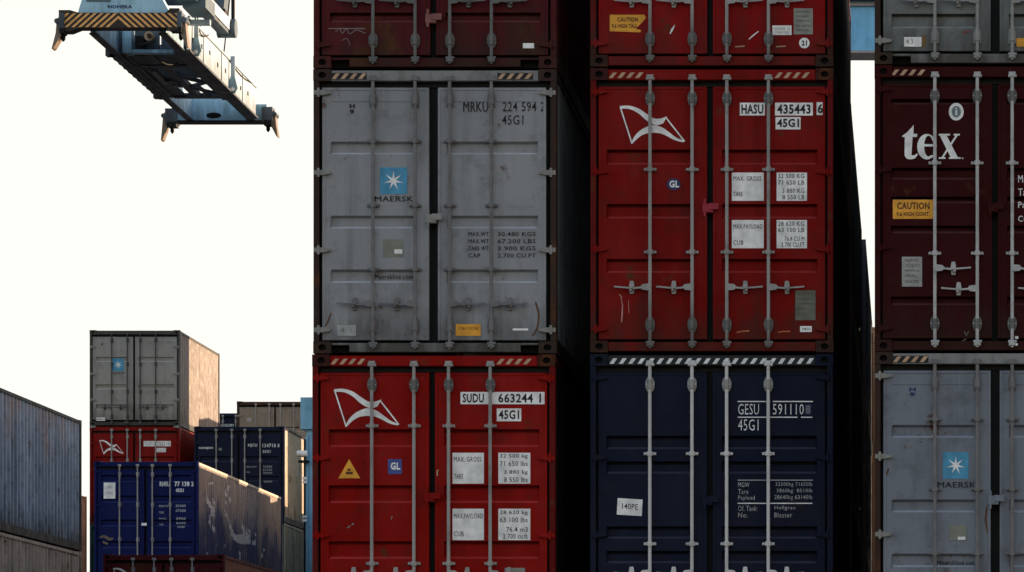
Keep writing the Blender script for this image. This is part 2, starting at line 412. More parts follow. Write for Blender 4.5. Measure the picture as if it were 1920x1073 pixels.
class Draw:
    """markings placed from their position on the door end (photo pixels -> metres on that face)"""
    def __init__(s, doors, x0, y0, sc_, H): s.d = doors; s.x0 = x0; s.y0 = y0; s.s = sc_; s.H = H
    def X(s, px): return (px-s.x0)/s.s
    def Z(s, py): return s.H-(py-s.y0)/s.s
    def par(s, x): return s.d[0] if s.X(x) < 1.2 else s.d[1]
    def txt(s, name, lines, m, bold=.004, y=FACE-.004):
        for (body, xa, xb, ya, yb) in lines:
            b = MB(); b.text(body, s.X(xa), s.X(xb), s.Z(yb), s.Z(ya), y, m, bold); b.build(name, s.par(lines[0][1]))
    def plate(s, name, x0, x1, y0, y1, m, lines=(), ink=None, rot=0., bold=.002, cut=None, y=FACE-.003):
        b = MB(); pts = [(s.X(x0), s.Z(y1)), (s.X(x1), s.Z(y1)), (s.X(x1), s.Z(y0)), (s.X(x0), s.Z(y0))]
        if cut: pts = [(s.X(a), s.Z(c)) for a, c in cut]
        b.prism(pts, y-.002, y+.001, m)
        for (body, xa, xb, ya, yb) in lines: b.text(body, s.X(xa), s.X(xb), s.Z(yb), s.Z(ya), y-.004, ink or INK, bold)
        if rot:
            cx = sum(p[0] for p in pts)/len(pts); cz = sum(p[1] for p in pts)/len(pts); c, si = math.cos(rot), math.sin(rot)
            b.v = [(cx+(v[0]-cx)*c-(v[2]-cz)*si, v[1], cz+(v[0]-cx)*si+(v[2]-cz)*c) for v in b.v]
        return b.build(name, s.par(x0))
    def strokes(s, name, sts, m, y=FACE-.004):
        for i, (pts, wd) in enumerate(sts):
            b = MB(); b.stroke([(s.X(a), s.Z(c)) for a, c in pts], [q/s.s for q in wd] if isinstance(wd, (list, tuple)) else wd/s.s, y-.0004*i, m)
            b.build(name, s.par(sts[0][0][0][0]))
    def polys(s, name, ps, m, y=FACE-.004):
        b = MB()
        for i, pts in enumerate(ps): b.flat([(s.X(a), s.Z(c)) for a, c in pts], y-.0005*i, m)
        return b.build(name, s.par(ps[0][0][0]))

def smooth_line(pts, n=8):
    out = []
    P_ = [pts[0]]+list(pts)+[pts[-1]]
    for i in range(1, len(P_)-2):
        for k in range(n):
            t = k/n; p0, p1, p2, p3 = P_[i-1], P_[i], P_[i+1], P_[i+2]
            out.append(tuple(.5*((2*p1[q])+(-p0[q]+p2[q])*t+(2*p0[q]-5*p1[q]+4*p2[q]-p3[q])*t*t+(-p0[q]+3*p1[q]-3*p2[q]+p3[q])*t**3) for q in (0, 1)))
    out.append(pts[-1]); return out
def flag_emblem(D, ox, oy, k=1., m=None):
    """bow-tie flag outline with two curved bands; ox,oy = photo position of its top left tip"""
    m = m or WHITE
    T = lambda x, y: (ox+(x-275)/3.354*k, oy+(y-662)/3.354*k)
    up = smooth_line([T(275, 658), T(330, 655), (T(390, 672)), T(445, 708), T(490, 735), T(530, 736), T(572, 722)])
    lo = smooth_line([T(548, 766), T(510, 778), T(472, 766), T(435, 742), T(395, 706), T(340, 678), T(280, 674)])
    u2 = smooth_line([T(343, 892), T(372, 842), T(415, 803), T(480, 778), T(535, 790), T(575, 815), T(630, 856), T(688, 878)])
    l2 = smooth_line([T(672, 886), T(620, 872), T(570, 846), T(530, 830), T(480, 826), T(430, 834), T(390, 858), T(352, 896)])
    b = MB()
    def band(a, c, y):
        c = c[::-1]; n = min(len(a), len(c))
        A = [a[int(i*(len(a)-1)/(n-1))] for i in range(n)]; C = [c[int(i*(len(c)-1)/(n-1))] for i in range(n)]
        for i in range(n-1): b.flat([(D.X(p[0]), D.Z(p[1])) for p in (A[i], A[i+1], C[i+1], C[i])], y, m)
    band(up, lo, FACE-.004); band(u2, l2, FACE-.004)
    for p, q in ((T(277, 662), T(350, 890)), (T(563, 728), T(682, 880))):
        b.stroke([(D.X(p[0]), D.Z(p[1])), (D.X(q[0]), D.Z(q[1]))], 2.6*k/D.s, FACE-.005, m)
    return b.build('flag_emblem', D.par(ox))
def star_emblem(D, x0, x1, y0, y1, cap=None):
    b = MB(); b.prism([(D.X(x0), D.Z(y1)), (D.X(x1), D.Z(y1)), (D.X(x1), D.Z(y0)), (D.X(x0), D.Z(y0))], FACE-.004, FACE-.001, SKYB)
    cx, cz = D.X((x0+x1)/2), D.Z((y0+y1)/2); r = (x1-x0)/D.s*.37; pts = []
    for i in range(14):
        t = math.pi/2+math.pi*i/7; q = r if i % 2 == 0 else r*.27; pts.append((cx+q*math.cos(t), cz+q*math.sin(t)))
    for i in range(14):
        b.add([(cx, FACE-.006, cz), (pts[i][0], FACE-.006, pts[i][1]), (pts[(i+1) % 14][0], FACE-.006, pts[(i+1) % 14][1])], [(0, 1, 2)], WHITE)
    if cap: b.text(cap[0], D.X(cap[1]), D.X(cap[2]), D.Z(cap[4]), D.Z(cap[3]), FACE-.004, INK, .006)
    return b.build('star_emblem', D.par(x0))

# ---------------------------------------------------------------- paints
P_maroon = paint('dark_maroon_paint', (.080, .010, .014), .7, .8, 1, fade=.5)
P_grey = paint('pale_grey_paint', (.255, .262, .28), .36, .5, 2)
P_greybar = paint('grimy_grey_bar', (.20, .20, .20), .5, .8, 41)
P_grey2 = paint('blue_grey_paint', (.17, .188, .226), .4, .55, 4)
P_grey3 = paint('worn_grey_paint', (.155, .165, .168), .45, .6, 5)
P_red = paint('bright_red_paint', (.225, .004, .0022), .35, .6, 6, fade=.4)
P_red2 = paint('red_paint', (.17, .004, .003), .45, .65, 7, fade=.4)
P_red3 = paint('crimson_paint', (.22, .004, .005), .3, .5, 9, fade=.3)
P_redfr = paint('grimy_red_frame', (.115, .005, .006), .6, .9, 63, fade=.3)
P_cast = paint('grimy_casting', (.040, .010, .009), .7, .8, 64)
P_navy = paint('navy_paint', (.0068, .0100, .0245), .25, .5, 10, fade=.5)
P_tex = paint('oxblood_paint', (.036, .0035, .0045), .2, .4, 11, fade=.2)
P_brown = paint('rusty_brown_frame', (.035, .020, .016), .75, .5, 12)
P_side = paint('dark_shade_paint', (.02, .017, .018), .3, .5, 13)  # dark paint; also carries the gap's shade on the red containers' sides

# ================================================================= the near stacks
YA = 38.6; XA = Xp(587, YA); XB = Xp(1107, YA); YC = 38.33; XC = Xp(1640, YC)
HZ = lambda cm, back=None: [(34, 100, 4, back, cm, 1), (345, 412, 4, back, cm, 1)]

def d_A4(D):
    D.plate('sticker', 980, 1001, 80.5, 90, WHITE)
    D.plate('faded_patch', 615, 684, 52, 54, plain('chalk', (.22, .15, .16)), y=FACE-.001)
    D.strokes('chalk_marks', [(smooth_line([(628, 60), (636, 53), (641, 62), (649, 54), (655, 63), (668, 56), (684, 62)]), 1.6), (smooth_line([(640, 76), (650, 72), (656, 84)]), 1.2)], plain('chalk', (.22, .15, .16)))
def d_A3(D):
    D.txt('serial_number', [('MRKU', 868, 914, 189, 208), ('224 594 2', 942, 1021, 189, 207), ('45G1', 941, 981, 214, 232)], INK, .004)
    D.txt('height_mark', [('H', 655, 665, 193, 201), ('9', 655, 664, 203, 212)], INK, .05)
    star_emblem(D, 712, 763, 312, 362, ('MAERSK', 702, 774, 366, 376))
    D.txt('web_address', [('Maerskline.com', 701, 773, 511, 521)], INK, .01, FACE+REC-.004)
    L = []
    rows = [('MAX.WT.', '30.480 KGS'), ('MAX.WT.', '67.200 LBS'), ('TARE WT.', '3.900 KGS'), ('CAP', '2.700 CU.FT')]
    for i, (a, c) in enumerate(rows):
        y = 433+i*13.4; L += [(a, 878, 918 if i != 3 else 900, y, y+8), (c, 933, 1004, y, y+8)]
    D.txt('weight_table', L, INK, .01)
    D.plate('sticker', 718, 756, 447, 480, plain('olive_sticker', (.22, .23, .19)), [('CSC', 724, 748, 452, 460)], GREYL)
    D.plate('sticker', 739, 754, 466, 474, WHITE, y=FACE-.008)
    D.plate('sticker', 632, 667, 608, 628, plain('old_white_sticker', (.36, .37, .37)), [('4.3', 638, 660, 612, 623)], GREYL)
    D.plate('caution_sticker', 854, 901, 606, 628, YEL, [('CAUTION', 860, 895, 611, 617)], RUSTB)
    D.plate('sticker', 961, 990, 614, 618, WHITE)
    D.strokes('rust_runs', [(smooth_line([(1004, 565), (1010, 590), (1006, 615), (998, 628)]), 3), (smooth_line([(620, 585), (612, 606), (606, 610)]), 2.5)], RUSTB)
def weights(D, x0, x1, x2, x3, ya, yb, yc, yd, kg='kg', lb='lbs', cu=('76.4 m3', '2 700 cu.ft')):
    h = (yb-ya)
    D.plate('weight_label', x0, x1, ya, yb, WHITE, [('MAX. GROSS', x0+3, x1-5, ya+h*.13, ya+h*.29), ('TARE', x0+3, x0+(x1-x0)*.34, ya+h*.68, ya+h*.84)])
    L = [('32 500 '+kg, .04), ('71 650 '+lb, .27), ('3 880 '+kg, .56), ('8 550 '+lb, .79)]
    D.plate('weight_label', x2, x3, ya, yb, WHITE, [(a, x2+(3 if i < 2 else 11), x3-5, ya+h*f, ya+h*(f+.16)) for i, (a, f) in enumerate(L)])
    h = (yd-yc)
    D.plate('weight_label', x0, x1, yc, yd, WHITE, [('MAX.PAYLOAD', x0+3, x1-2, yc+h*.15, yc+h*.31), ('CUB', x0+3, x0+(x1-x0)*.36, yc+h*.72, yc+h*.88)])
    L = [('28 620 '+kg, .05), ('63 100 '+lb, .27), (cu[0], .58), (cu[1], .79)]
    D.plate('weight_label', x2, x3, yc, yd, WHITE, [(a, x2+(3 if i < 2 else (15 if i == 2 else 9)), x3-5, yc+h*f, yc+h*(f+.16)) for i, (a, f) in enumerate(L)])
def d_A2(D):
    flag_emblem(D, 626, 728)
    D.plate('serial_number', 863, 1022, 732, 755, WHITE, [('SUDU', 867, 907, 735, 752), ('663244', 934, 999, 735, 752), ('1', 1011, 1014, 735, 752)], bold=.025)
    D.plate('size_code', 931, 977, 763, 787, WHITE, [('45G1', 935, 973, 766, 783)], bold=.025)
    weights(D, 848, 907, 934, 994, 846, 904, 951, 1010)
    D.plate('warning_triangle', 633, 674, 858, 895, YEL, cut=[(634, 894), (675, 894), (654, 858)])
    D.strokes('warning_mark', [([(648, 884), (661, 884)], 5), ([(651, 878), (657, 878)], 4)], RUSTB, FACE-.008)
    D.plate('inspection_sticker', 727, 753, 858, 886, plain('blue_sticker', (.06, .09, .30)), [('GL', 732, 750, 864, 878)], WHITE, bold=.04)
    D.strokes('scratches', [([(651, 987), (656, 983)], 2), ([(659, 981), (663, 979)], 2), ([(735, 965), (733, 971)], 1.5)], GREYL)
    D.plate('data_plate', 946, 984, 1062, 1082, GREYL)
    D.strokes('orange_mark', [([(820, 890), (819, 881), (822, 878)], 2.5)], CREAM, FACE-.01)
def d_B4(D):
    D.plate('caution_sticker', 1143, 1209, 27, 59, YEL, [('CAUTION', 1157, 1196, 32, 40), ('9.6 HIGH TALL', 1147, 1195, 44, 52)], RUSTB,
            cut=[(1143, 27), (1208, 27), (1211, 33), (1204, 41), (1192, 53), (1202, 56), (1200, 60), (1143, 58)], bold=.03)
    D.plate('data_plate', 1488, 1524, 15, 64, GREYL, [('APPROVED', 1492, 1520, 19, 24), ('FOR TRANSPORT', 1492, 1520, 28, 32), ('UNDER SEAL', 1492, 1520, 36, 40), ('CSC SAFETY', 1492, 1520, 46, 50), ('APPROVAL', 1492, 1518, 54, 58)], plain('sticker_ink', (.10, .10, .09)))
    D.plate('sticker', 1448, 1484, 47, 65, WHITE, [('UNDER 23', 1451, 1481, 51, 56), ('TREATED', 1453, 1479, 58, 62)], GREYL)
    cc = [(1508+10*math.cos(i*math.pi/10), 80+10*math.sin(i*math.pi/10)) for i in range(20)]
    D.plate('round_sticker', 1498, 1518, 70, 90, WHITE, [('21', 1503, 1513, 75, 85)], cut=cc, bold=.04)
    D.strokes('scratches', [([(1256, 63), (1260, 55), (1265, 46)], [1.5, 4, 1]), ([(1404, 73), (1413, 65), (1422, 58)], [1.5, 2.6, 1.5])], WHITE)
    D.strokes('orange_marks', [([(1378, 87), (1396, 86)], 2), ([(1455, 87), (1473, 86)], 2)], CREAM)
def d_B3(D):
    flag_emblem(D, 1162, 197.5)
    D.plate('serial_number', 1387, 1434, 190, 214, WHITE, [('HASU', 1390, 1431, 193, 211)], bold=.03)
    D.plate('serial_number', 1453, 1524, 190, 214, WHITE, [('435443', 1457, 1520, 193, 211)], bold=.03)
    D.plate('serial_number', 1531, 1545, 189, 213, WHITE, [('6', 1533, 1543, 192, 210)], bold=.03)
    D.plate('size_code', 1454, 1501, 217, 240, WHITE, [('45G1', 1457, 1498, 220, 236)], bold=.03)
    weights(D, 1372, 1432, 1456, 1513, 321, 374, 410, 463, 'KG', 'LB', ('76.4 CU.M', '2 700 CU.FT'))
    cc = [(1263+13*math.cos(i*math.pi/12), 343+11*math.sin(i*math.pi/12)) for i in range(24)]
    D.plate('inspection_sticker', 1250, 1276, 332, 354, NAVY, [('GL', 1255, 1273, 336, 349)], WHITE, cut=cc, bold=.03)
    D.plate('data_plate', 1491, 1529, 542, 598, plain('worn_plate', (.14, .14, .11)), [('ESTI', 1497, 1524, 546, 551), ('APPROVED', 1495, 1525, 556, 560), ('FOR TRANSPORT', 1495, 1525, 565, 569), ('SEAL', 1495, 1520, 574, 578), ('CSC', 1495, 1520, 584, 589)], plain('sticker_ink', (.10, .10, .09)))
    D.plate('sticker', 1500, 1522, 609, 620, WHITE, [('3801', 1503, 1519, 612, 617)])
    D.strokes('orange_marks', [([(1381, 621), (1390, 619), (1405, 618)], 2.5), ([(1459, 621), (1468, 619), (1481, 619)], 2.5)], plain('orange_paint', (.5, .13, .06)))
    D.strokes('paint_run', [([(1163, 550), (1167, 570), (1166, 590), (1165, 602)], [1, 2, 3, 1.5]), ([(1160, 549), (1167, 556)], 1), ([(1178, 560), (1179, 585)], 1)], plain('pink_scuff', (.5, .22, .2)))
def d_B2(D):
    D.strokes('ruled_lines', [([(1383, 748.5), (1441, 748.5)], 2), ([(1449, 748.5), (1524, 748.5)], 2), ([(1383, 778), (1495, 778)], 2), ([(1502, 778), (1523, 778)], 2), ([(1383, 896), (1524, 896)], .9), ([(1383, 939.5), (1523, 939.5)], 2)], WHITEP)
    D.txt('serial_number', [('GESU', 1384, 1423, 753, 773), ('591110', 1449, 1507, 753, 773), ('45G1', 1384, 1422, 782, 803)], WHITEP, -.005)
    D.plate('check_digit', 1509, 1521, 754, 773, NAVY, [('8', 1511, 1519, 756, 771)], GREYL)
    D.txt('weight_table', [('MGW', 1384, 1405, 900, 909), ('Tare', 1384, 1403, 913, 922), ('Payload', 1384, 1415, 925, 935), ('32500kg 71650lb', 1454, 1523, 900, 909), ('3860kg  8510lb', 1456, 1523, 912, 921), ('28640kg 63140lb', 1452, 1523, 924, 934),
                           ('Of. Tank:', 1384, 1420, 944, 954), ('No.', 1384, 1402, 957, 966), ('Hellgrau', 1452, 1491, 944, 953), ('Blaster', 1452, 1485, 957, 966)], plain('pale_lettering', (.42, .43, .45)), -.005)
    D.plate('paper_notice', 1157, 1204, 931, 962, WHITE, [('140PE', 1166, 1196, 940, 951)], rot=-.06)
def d_C4(D):
    D.plate('sticker', 1695, 1728, 70, 88, WHITE, [('4.3', 1699, 1712, 74, 83)], GREYL)
    D.plate('caution_sticker', 1906, 1950, 72, 88, YEL)
    D.strokes('yellow_stain', [([(1731, 66), (1733, 80), (1730, 90)], [6, 9, 5]), ([(1706, 104), (1740, 107), (1762, 106)], [2, 5, 3])], plain('rust_run', (.17, .10, .03)), FACE-.002)
    D.strokes('red_mark', [([(1804, 62), (1818, 59)], 4)], plain('faded_red', (.22, .06, .06)))
def d_C3(D):
    Q = lambda x, y: (1560+x/3.578, y/3.578)
    t_ = [Q(*p) for p in ((470, 908), (500, 886), (520, 862), (536, 832), (548, 832), (543, 893), (572, 893), (570, 914), (541, 914), (534, 1005), (538, 1034), (555, 1036), (571, 1020), (575, 1036), (552, 1060), (512, 1063), (487, 1046), (484, 1012), (491, 914), (470, 914))]
    # split into convex-ish pieces handled by the ngon triangulator
    b = []
    e_outer = []
    xs = []
    def ell(cx, cy, rx, ry, a0, a1, n=18): return [(cx+rx*math.cos(R(a0+(a1-a0)*i/n)), cy-ry*math.sin(R(a0+(a1-a0)*i/n))) for i in range(n+1)]
    o = ell(637, 979, 66, 86, 12, 318); i_ = ell(648, 975, 30, 70, 30, 300)
    ring = MB()
    for k in range(len(o)-1):
        ring.flat([(D.X(Q(*p)[0]), D.Z(Q(*p)[1])) for p in (o[k], o[k+1], i_[k+1], i_[k])], FACE-.004, WHITE)
    ring.flat([(D.X(Q(*p)[0]), D.Z(Q(*p)[1])) for p in ((612, 962), (703, 962), (703, 978), (612, 978))], FACE-.0048, WHITE)
    for k, pts in enumerate((((488, 905), (541, 905), (533, 1040), (487, 1040)), ((470, 914), (472, 905), (500, 886), (536, 848), (548, 832), (546, 893), (572, 893), (570, 914)), ((487, 1038), (533, 1038), (556, 1036), (572, 1022), (575, 1036), (555, 1058), (528, 1064), (508, 1062), (494, 1052)), ((722, 902), (768, 902), (846, 1054), (798, 1054)), ((716, 893), (792, 893), (792, 904), (716, 904)), ((816, 893), (858, 893), (858, 904), (816, 904)),
                ((716, 1050), (762, 1050), (762, 1061), (716, 1061)), ((784, 1050), (864, 1050), (864, 1061), (784, 1061)), ((830, 902), (845, 902), (748, 1052), (733, 1052)), ((872, 1053), (881, 1053), (881, 1062), (872, 1062)))):
        ring.flat([(D.X(Q(*p)[0]), D.Z(Q(*p)[1])) for p in pts], FACE-.0042-.0004*k, WHITE)
    ring.build('tex_lettering', D.d[0])
    cc = [(1793+14*math.cos(i*math.pi/12), 208+16.5*math.sin(i*math.pi/12)) for i in range(24)]
    D.plate('round_sticker', 1779, 1807, 192, 224, WHITE, cut=cc)
    ci = [(1793+8.5*math.cos(i*math.pi/10), 208+10.5*math.sin(i*math.pi/10)) for i in range(20)]
    D.plate('round_sticker', 1784, 1802, 198, 218, plain('grey_green', (.16, .22, .24)), [('i', 1791, 1795, 201, 215)], WHITE, cut=ci, y=FACE-.007)
    D.plate('caution_sticker', 1674, 1750, 373, 409, YEL, [('CAUTION', 1682, 1743, 378, 391), ('9.6 HIGH CONT.', 1681, 1743, 396, 404)], RUSTB, bold=.03)
    D.plate('data_plate', 1691, 1729, 480, 536, plain('pale_plate', (.34, .33, .33)), [('NAFE', 1698, 1722, 484, 489), ('CSC', 1698, 1724, 494, 499), ('APPROVAL', 1696, 1724, 504, 508), ('SEAL', 1698, 1720, 513, 518), ('DATE', 1698, 1722, 524, 529)], plain('sticker_ink', (.10, .10, .09)))
    D.txt('weight_table', [('Max. Gr.', 1909, 1960, 327, 341), ('Tare', 1909, 1938, 352, 366), ('Payload', 1909, 1958, 377, 392), ('Cu. cap.', 1909, 1958, 403, 418)], WHITEP, .01)
    D.strokes('white_dots', [([(1903, 633), (1909, 633)], 5), ([(1904, 646), (1908, 646)], 4)], WHITE, -.05)
    D.strokes('scratches', [([(1808, 620), (1812, 628), (1816, 620)], 1.2), ([(1802, 640), (1812, 634)], 1)], GREYL)
def d_C2(D):
    D.txt('height_mark', [('H', 1705, 1717, 726, 733), ('9', 1705, 1716, 735, 743)], NAVY, .05)
    star_emblem(D, 1768, 1816, 847, 897, ('MAERSK', 1758, 1829, 903, 914))
    D.plate('sticker', 1780, 1812, 984, 1013, plain('olive_sticker', (.22, .23, .19)), [('CSC', 1784, 1806, 990, 996)], GREYL)
    D.plate('sticker', 1796, 1810, 1006, 1012, WHITE, y=FACE-.008)
    D.txt('web_address', [('Maerskline.com', 1757, 1831, 1050, 1059)], INK, .01, FACE+REC-.004)
    D.strokes('scuffs', [([(1850, 950), (1848, 975), (1852, 1000)], [3, 4, 2]), ([(1662, 890), (1666, 878)], 3), ([(1877, 900), (1880, 925)], [4, 3])], RUSTB)

GB_ = lambda a, c: (a, c, .04, .02)
greyb = [(60, 62, .006, .0008), (135, 159, .042, .022), (274, 298, .042, .022), (375, 400, .042, .022)]
gA4 = [(80, 107), (190, 217), (320, 345), (428, 446)]
container('dark maroon container at the top of the left near stack, above the grey one', XA+.004, YA, 8.595, P_maroon, frame=P_maroon, bands=gA4, handles=407, hingem=P_maroon, rodm=GALVD,
          lockm=plain('pinkish_lock', (.25, .10, .09)), lockz=440, draw=d_A4, notch=True, px=(587.7, -405), hazard=HZ(CREAM))
container('pale grey container with black number 224 594 2 and blue star square', XA+.003, YA, 5.73, P_grey, frame=P_brown, bar=P_greybar, bands=greyb, handles=440, rodm=plain('grey_rod', (.165, .16, .168)), lumps='thin', gap=(.086, 1.157, 1.248, 2.335),
          hingem=plain('pale_hinge', (.25, .245, .23)), lockm=plain('pale_hinge', (.25, .245, .23)), lockz=280, draw=d_A3, notch=True, px=(587.6, 128.4), hazard=HZ(CREAM, INK), guides=(135, 255, 375), doorm=P_grey)
container('bright red container numbered SUDU 663244 under the pale grey one', XA-.008, YA, 2.865, P_red, frame=P_redfr, castm=P_cast, bar=P_red, bands=[(140, 173), (245, 278), (350, 383), (450, 470)], handles=411, draw=d_A2, px=(585.5, 662),
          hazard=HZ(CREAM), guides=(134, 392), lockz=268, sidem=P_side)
container('grey-blue container at the foot of the left near stack', XA, YA, 0, P_grey2, frame=P_brown, bar=P_greybar, bands=greyb, handles=440, lod=2)
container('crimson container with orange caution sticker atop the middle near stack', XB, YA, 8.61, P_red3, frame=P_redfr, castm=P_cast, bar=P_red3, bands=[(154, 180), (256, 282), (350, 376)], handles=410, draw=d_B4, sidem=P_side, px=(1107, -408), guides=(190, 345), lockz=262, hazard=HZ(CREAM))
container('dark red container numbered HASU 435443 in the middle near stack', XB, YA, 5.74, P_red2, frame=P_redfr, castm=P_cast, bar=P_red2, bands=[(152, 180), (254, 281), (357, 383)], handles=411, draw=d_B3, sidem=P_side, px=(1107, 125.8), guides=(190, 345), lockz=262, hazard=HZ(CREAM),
          lockm=plain('magenta_lock', (.30, .02, .04)))
container('navy blue container with a full row of white slashes along its top', XB-.002, YA, 2.87, P_navy, bands=[(153, 178), (201, 224), (323, 346), (369, 392)], handles=411, draw=d_B2, px=(1106.7, 659.7), guides=(187, 356), lockz=275, bar=INK, rodm=GALVL, lumpm=GALV,
          hazard=[(36, 422, 22, INK, WHITEP, .85)])
container('crimson container at the foot of the middle near stack', XB, YA, 0, P_red2, bands=[(152, 180), (254, 281), (357, 383)], lod=2)
container('worn grey container at the top of the right near stack', XC, YC, 8.585, P_grey3, frame=P_brown, bar=P_greybar, bands=[(135, 159), (274, 298), (438, 465)], handles=(414, 414, 414, 414), draw=d_C4, notch=True, px=(1640, -415), s=188, lumps='thin', gap=(.086, 1.157, 1.248, 2.335), guides=(135, 260, 375),
          rodm=plain('grey_rod_pale', (.26, .26, .26)), hingem=plain('pale_hinge', (.25, .245, .23)))
container('dark oxblood container with large white lettering tex', XC, YC, 5.72, P_tex, bands=[(62, 72), (190, 212), (244, 256), (298, 312), (430, 446)], handles=(378, 416, 378, 416), hstyle='in', draw=d_C3, px=(1640, 121.6), s=188,
          guides=(182, 350), lockz=265, hazard=[(30, 95, 4, None, CREAM, 1), (345, 412, 4, None, CREAM, 1)], rodm=plain('silver_rod', (.42, .42, .43), .4))
container('blue-grey container with a blue star square beneath the oxblood one', XC, YC, 2.86, P_grey2, frame=P_brown, bar=P_greybar, bands=greyb, handles=440, draw=d_C2, px=(1640, 660), s=188, lumps='thin', gap=(.086, 1.157, 1.248, 2.335), guides=(125, 255, 375),
          rodm=plain('grey_rod', (.165, .16, .168)), hingem=plain('pale_hinge', (.25, .245, .23)), hazard=HZ(CREAM, INK), lockz=275)
container('red container at the foot of the right near stack', XC, YC, 0, P_red3, bands=[(152, 180), (254, 281)], lod=2)

# ---------------------------------------------------------------- copies for the rows behind
def dup(root, loc, label, group):
    r = root.copy(); COL.objects.link(r); r.location = loc; r['label'] = label
    if group: r['group'] = group
    for ch in list(root.children):
        c = ch.copy(); COL.objects.link(c); c.parent = r
        for g in ch.children:
            e = g.copy(); COL.objects.link(e); e.parent = c
    return r
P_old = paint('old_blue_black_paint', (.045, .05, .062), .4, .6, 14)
P_oran = paint('sunlit_orange_paint', (.60, .32, .18), .4, .4, 15)  # orange carries the low sun's glow on the fourth row's side
hc = None
GH = 'unseen containers added behind the near stacks to cast shade'
LH = 'unseen dark container added behind the near stacks to cast shade'
def hid(X, Y, Z, H):
    global hc, st
    key = 'h%.2f' % H
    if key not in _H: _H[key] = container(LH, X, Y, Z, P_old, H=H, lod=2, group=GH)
    else: dup(_H[key], (X, Y, Z), LH, GH)
_H = {}
HS = 2.591
# unseen rows added behind the left near stack to cast shade
for y, n in ((51.4, 4), (64.4, 4), (77.4, 4), (90.3, 3)):
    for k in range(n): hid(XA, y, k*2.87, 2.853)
# unseen rows added behind the right near stack to shade the middle ones
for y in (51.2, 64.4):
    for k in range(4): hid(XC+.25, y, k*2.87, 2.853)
# behind the middle stack: their edges show against the sky
names = {51.2: 'second', 64.5: 'third', 77.5: 'fourth'}
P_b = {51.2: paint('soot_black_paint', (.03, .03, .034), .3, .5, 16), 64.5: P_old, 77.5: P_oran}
nth = ('bottom', 'second from bottom', 'second from top', 'top')
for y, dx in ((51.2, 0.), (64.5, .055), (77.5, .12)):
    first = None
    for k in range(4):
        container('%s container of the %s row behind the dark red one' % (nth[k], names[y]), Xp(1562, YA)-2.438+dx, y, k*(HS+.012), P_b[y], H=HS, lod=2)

# ================================================================= the far stacks, left
def at(px, Y): return Xp(px, Y)
def vague(D, name, segs, m):
    D.strokes(name, segs, m)
# --- column L: grey 20-foot on red 20-foot
YL = 104.; XL = at(168, YL); s1 = F/YL
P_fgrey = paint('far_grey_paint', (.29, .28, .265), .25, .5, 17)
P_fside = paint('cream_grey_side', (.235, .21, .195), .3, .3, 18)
def sc_px(px, py, X0, Ztop, Y, H):    # door-end position helper: photo px of a face at depth Y -> local
    return px, py
def far(label, px0, Y, Z, mat, H, draw=None, **k):
    ytop = VY-(Z+H-EYE)*F/Y
    return container(label, at(px0, Y), Y, Z, mat, H=H, lod=1, draw=draw, px=(px0, ytop), s=F/Y, **k)
def d_L1(D):
    star_emblem(D, 210, 232, 672, 696, ('MAERSK', 209, 234, 698, 701.5))
    D.txt('serial_number', [('MRKU', 274, 291, 639, 646), ('224 118', 296, 320, 639, 646)], GREYL)
    D.txt('weight_table', [('MAX WT', 276, 292, 724, 728), ('TARE', 276, 290, 734, 738), ('30480', 299, 318, 724, 728), ('2230', 301, 318, 734, 738)], GREYL)
    D.plate('sticker', 180, 197, 783, 789, WHITE)
    D.txt('height_mark', [('8', 189, 193, 643, 648)], INK)
def d_L2(D):
    flag_emblem(D, 186, 826, .37)
    D.plate('serial_number', 269, 320, 827, 837, WHITE, [('SUDU 153210', 271, 318, 828.5, 835.5)], GREYL)
    D.plate('size_code', 293, 311, 840, 848, WHITE, [('22G1', 295, 309, 841.5, 846.5)], GREYL)
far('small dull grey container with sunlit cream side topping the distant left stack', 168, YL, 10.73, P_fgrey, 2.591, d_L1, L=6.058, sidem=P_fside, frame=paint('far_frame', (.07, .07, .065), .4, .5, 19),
    doorm=P_fgrey, bands=greyb, handles=430, rodm=plain('dark_rod', (.07, .07, .075)), hingem=plain('pale_hinge', (.25, .245, .23)))
far('red container with flag emblem just under the small dull grey one', 168, YL, 8.125, P_red2, 2.591, d_L2, L=6.058, bands=[(152, 180), (254, 281)], hazard=None, sidem=P_red2)
P_teal = paint('dark_green_paint', (.02, .055, .06), .3, .5, 20)
container('dark green container low in the distant left stack, beneath the red one', XL, YL, 5.52, P_teal, H=2.591, L=6.058, lod=2)
container('dark green container second from the ground in the distant left stack', XL, YL, 2.91, P_teal, H=2.591, L=6.058, lod=2)
container('dark green container on the ground under the distant left stack', XL, YL, 0, P_teal, H=2.896, L=6.058, lod=2)
# --- column M: navy containers right of it
P_fnavy = paint('far_navy_paint', (.011, .015, .036), .2, .4, 21)
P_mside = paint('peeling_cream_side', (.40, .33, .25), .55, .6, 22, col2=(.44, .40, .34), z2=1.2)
def d_M1(D):
    D.txt('company_name', [('HANJIN', 370, 399, 838, 843)], WHITEP, .03)
    D.txt('side_mark', [('B', 410, 416, 840, 845)], GREYL, .03)
    D.txt('serial_number', [('HJCU', 465, 482, 832, 839), ('134718 8', 492, 524, 832, 839), ('22G1', 492, 507, 844, 849)], WHITEP, .02)
    D.txt('weight_table', [('MAX.WT', 461, 481, 874, 877), ('TARE', 461, 468, 884, 887), ('30480', 493, 510, 873, 877), ('67200', 493, 510, 879, 883), ('3900', 493, 510, 885, 889), ('8600', 494, 510, 901, 905)], plain('pale_lettering', (.42, .43, .45)))
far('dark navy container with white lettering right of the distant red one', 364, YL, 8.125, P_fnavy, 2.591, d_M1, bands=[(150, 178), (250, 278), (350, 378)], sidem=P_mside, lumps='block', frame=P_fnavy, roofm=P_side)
P_mside2 = paint('grey_green_side', (.17, .18, .15), .5, .6, 23)
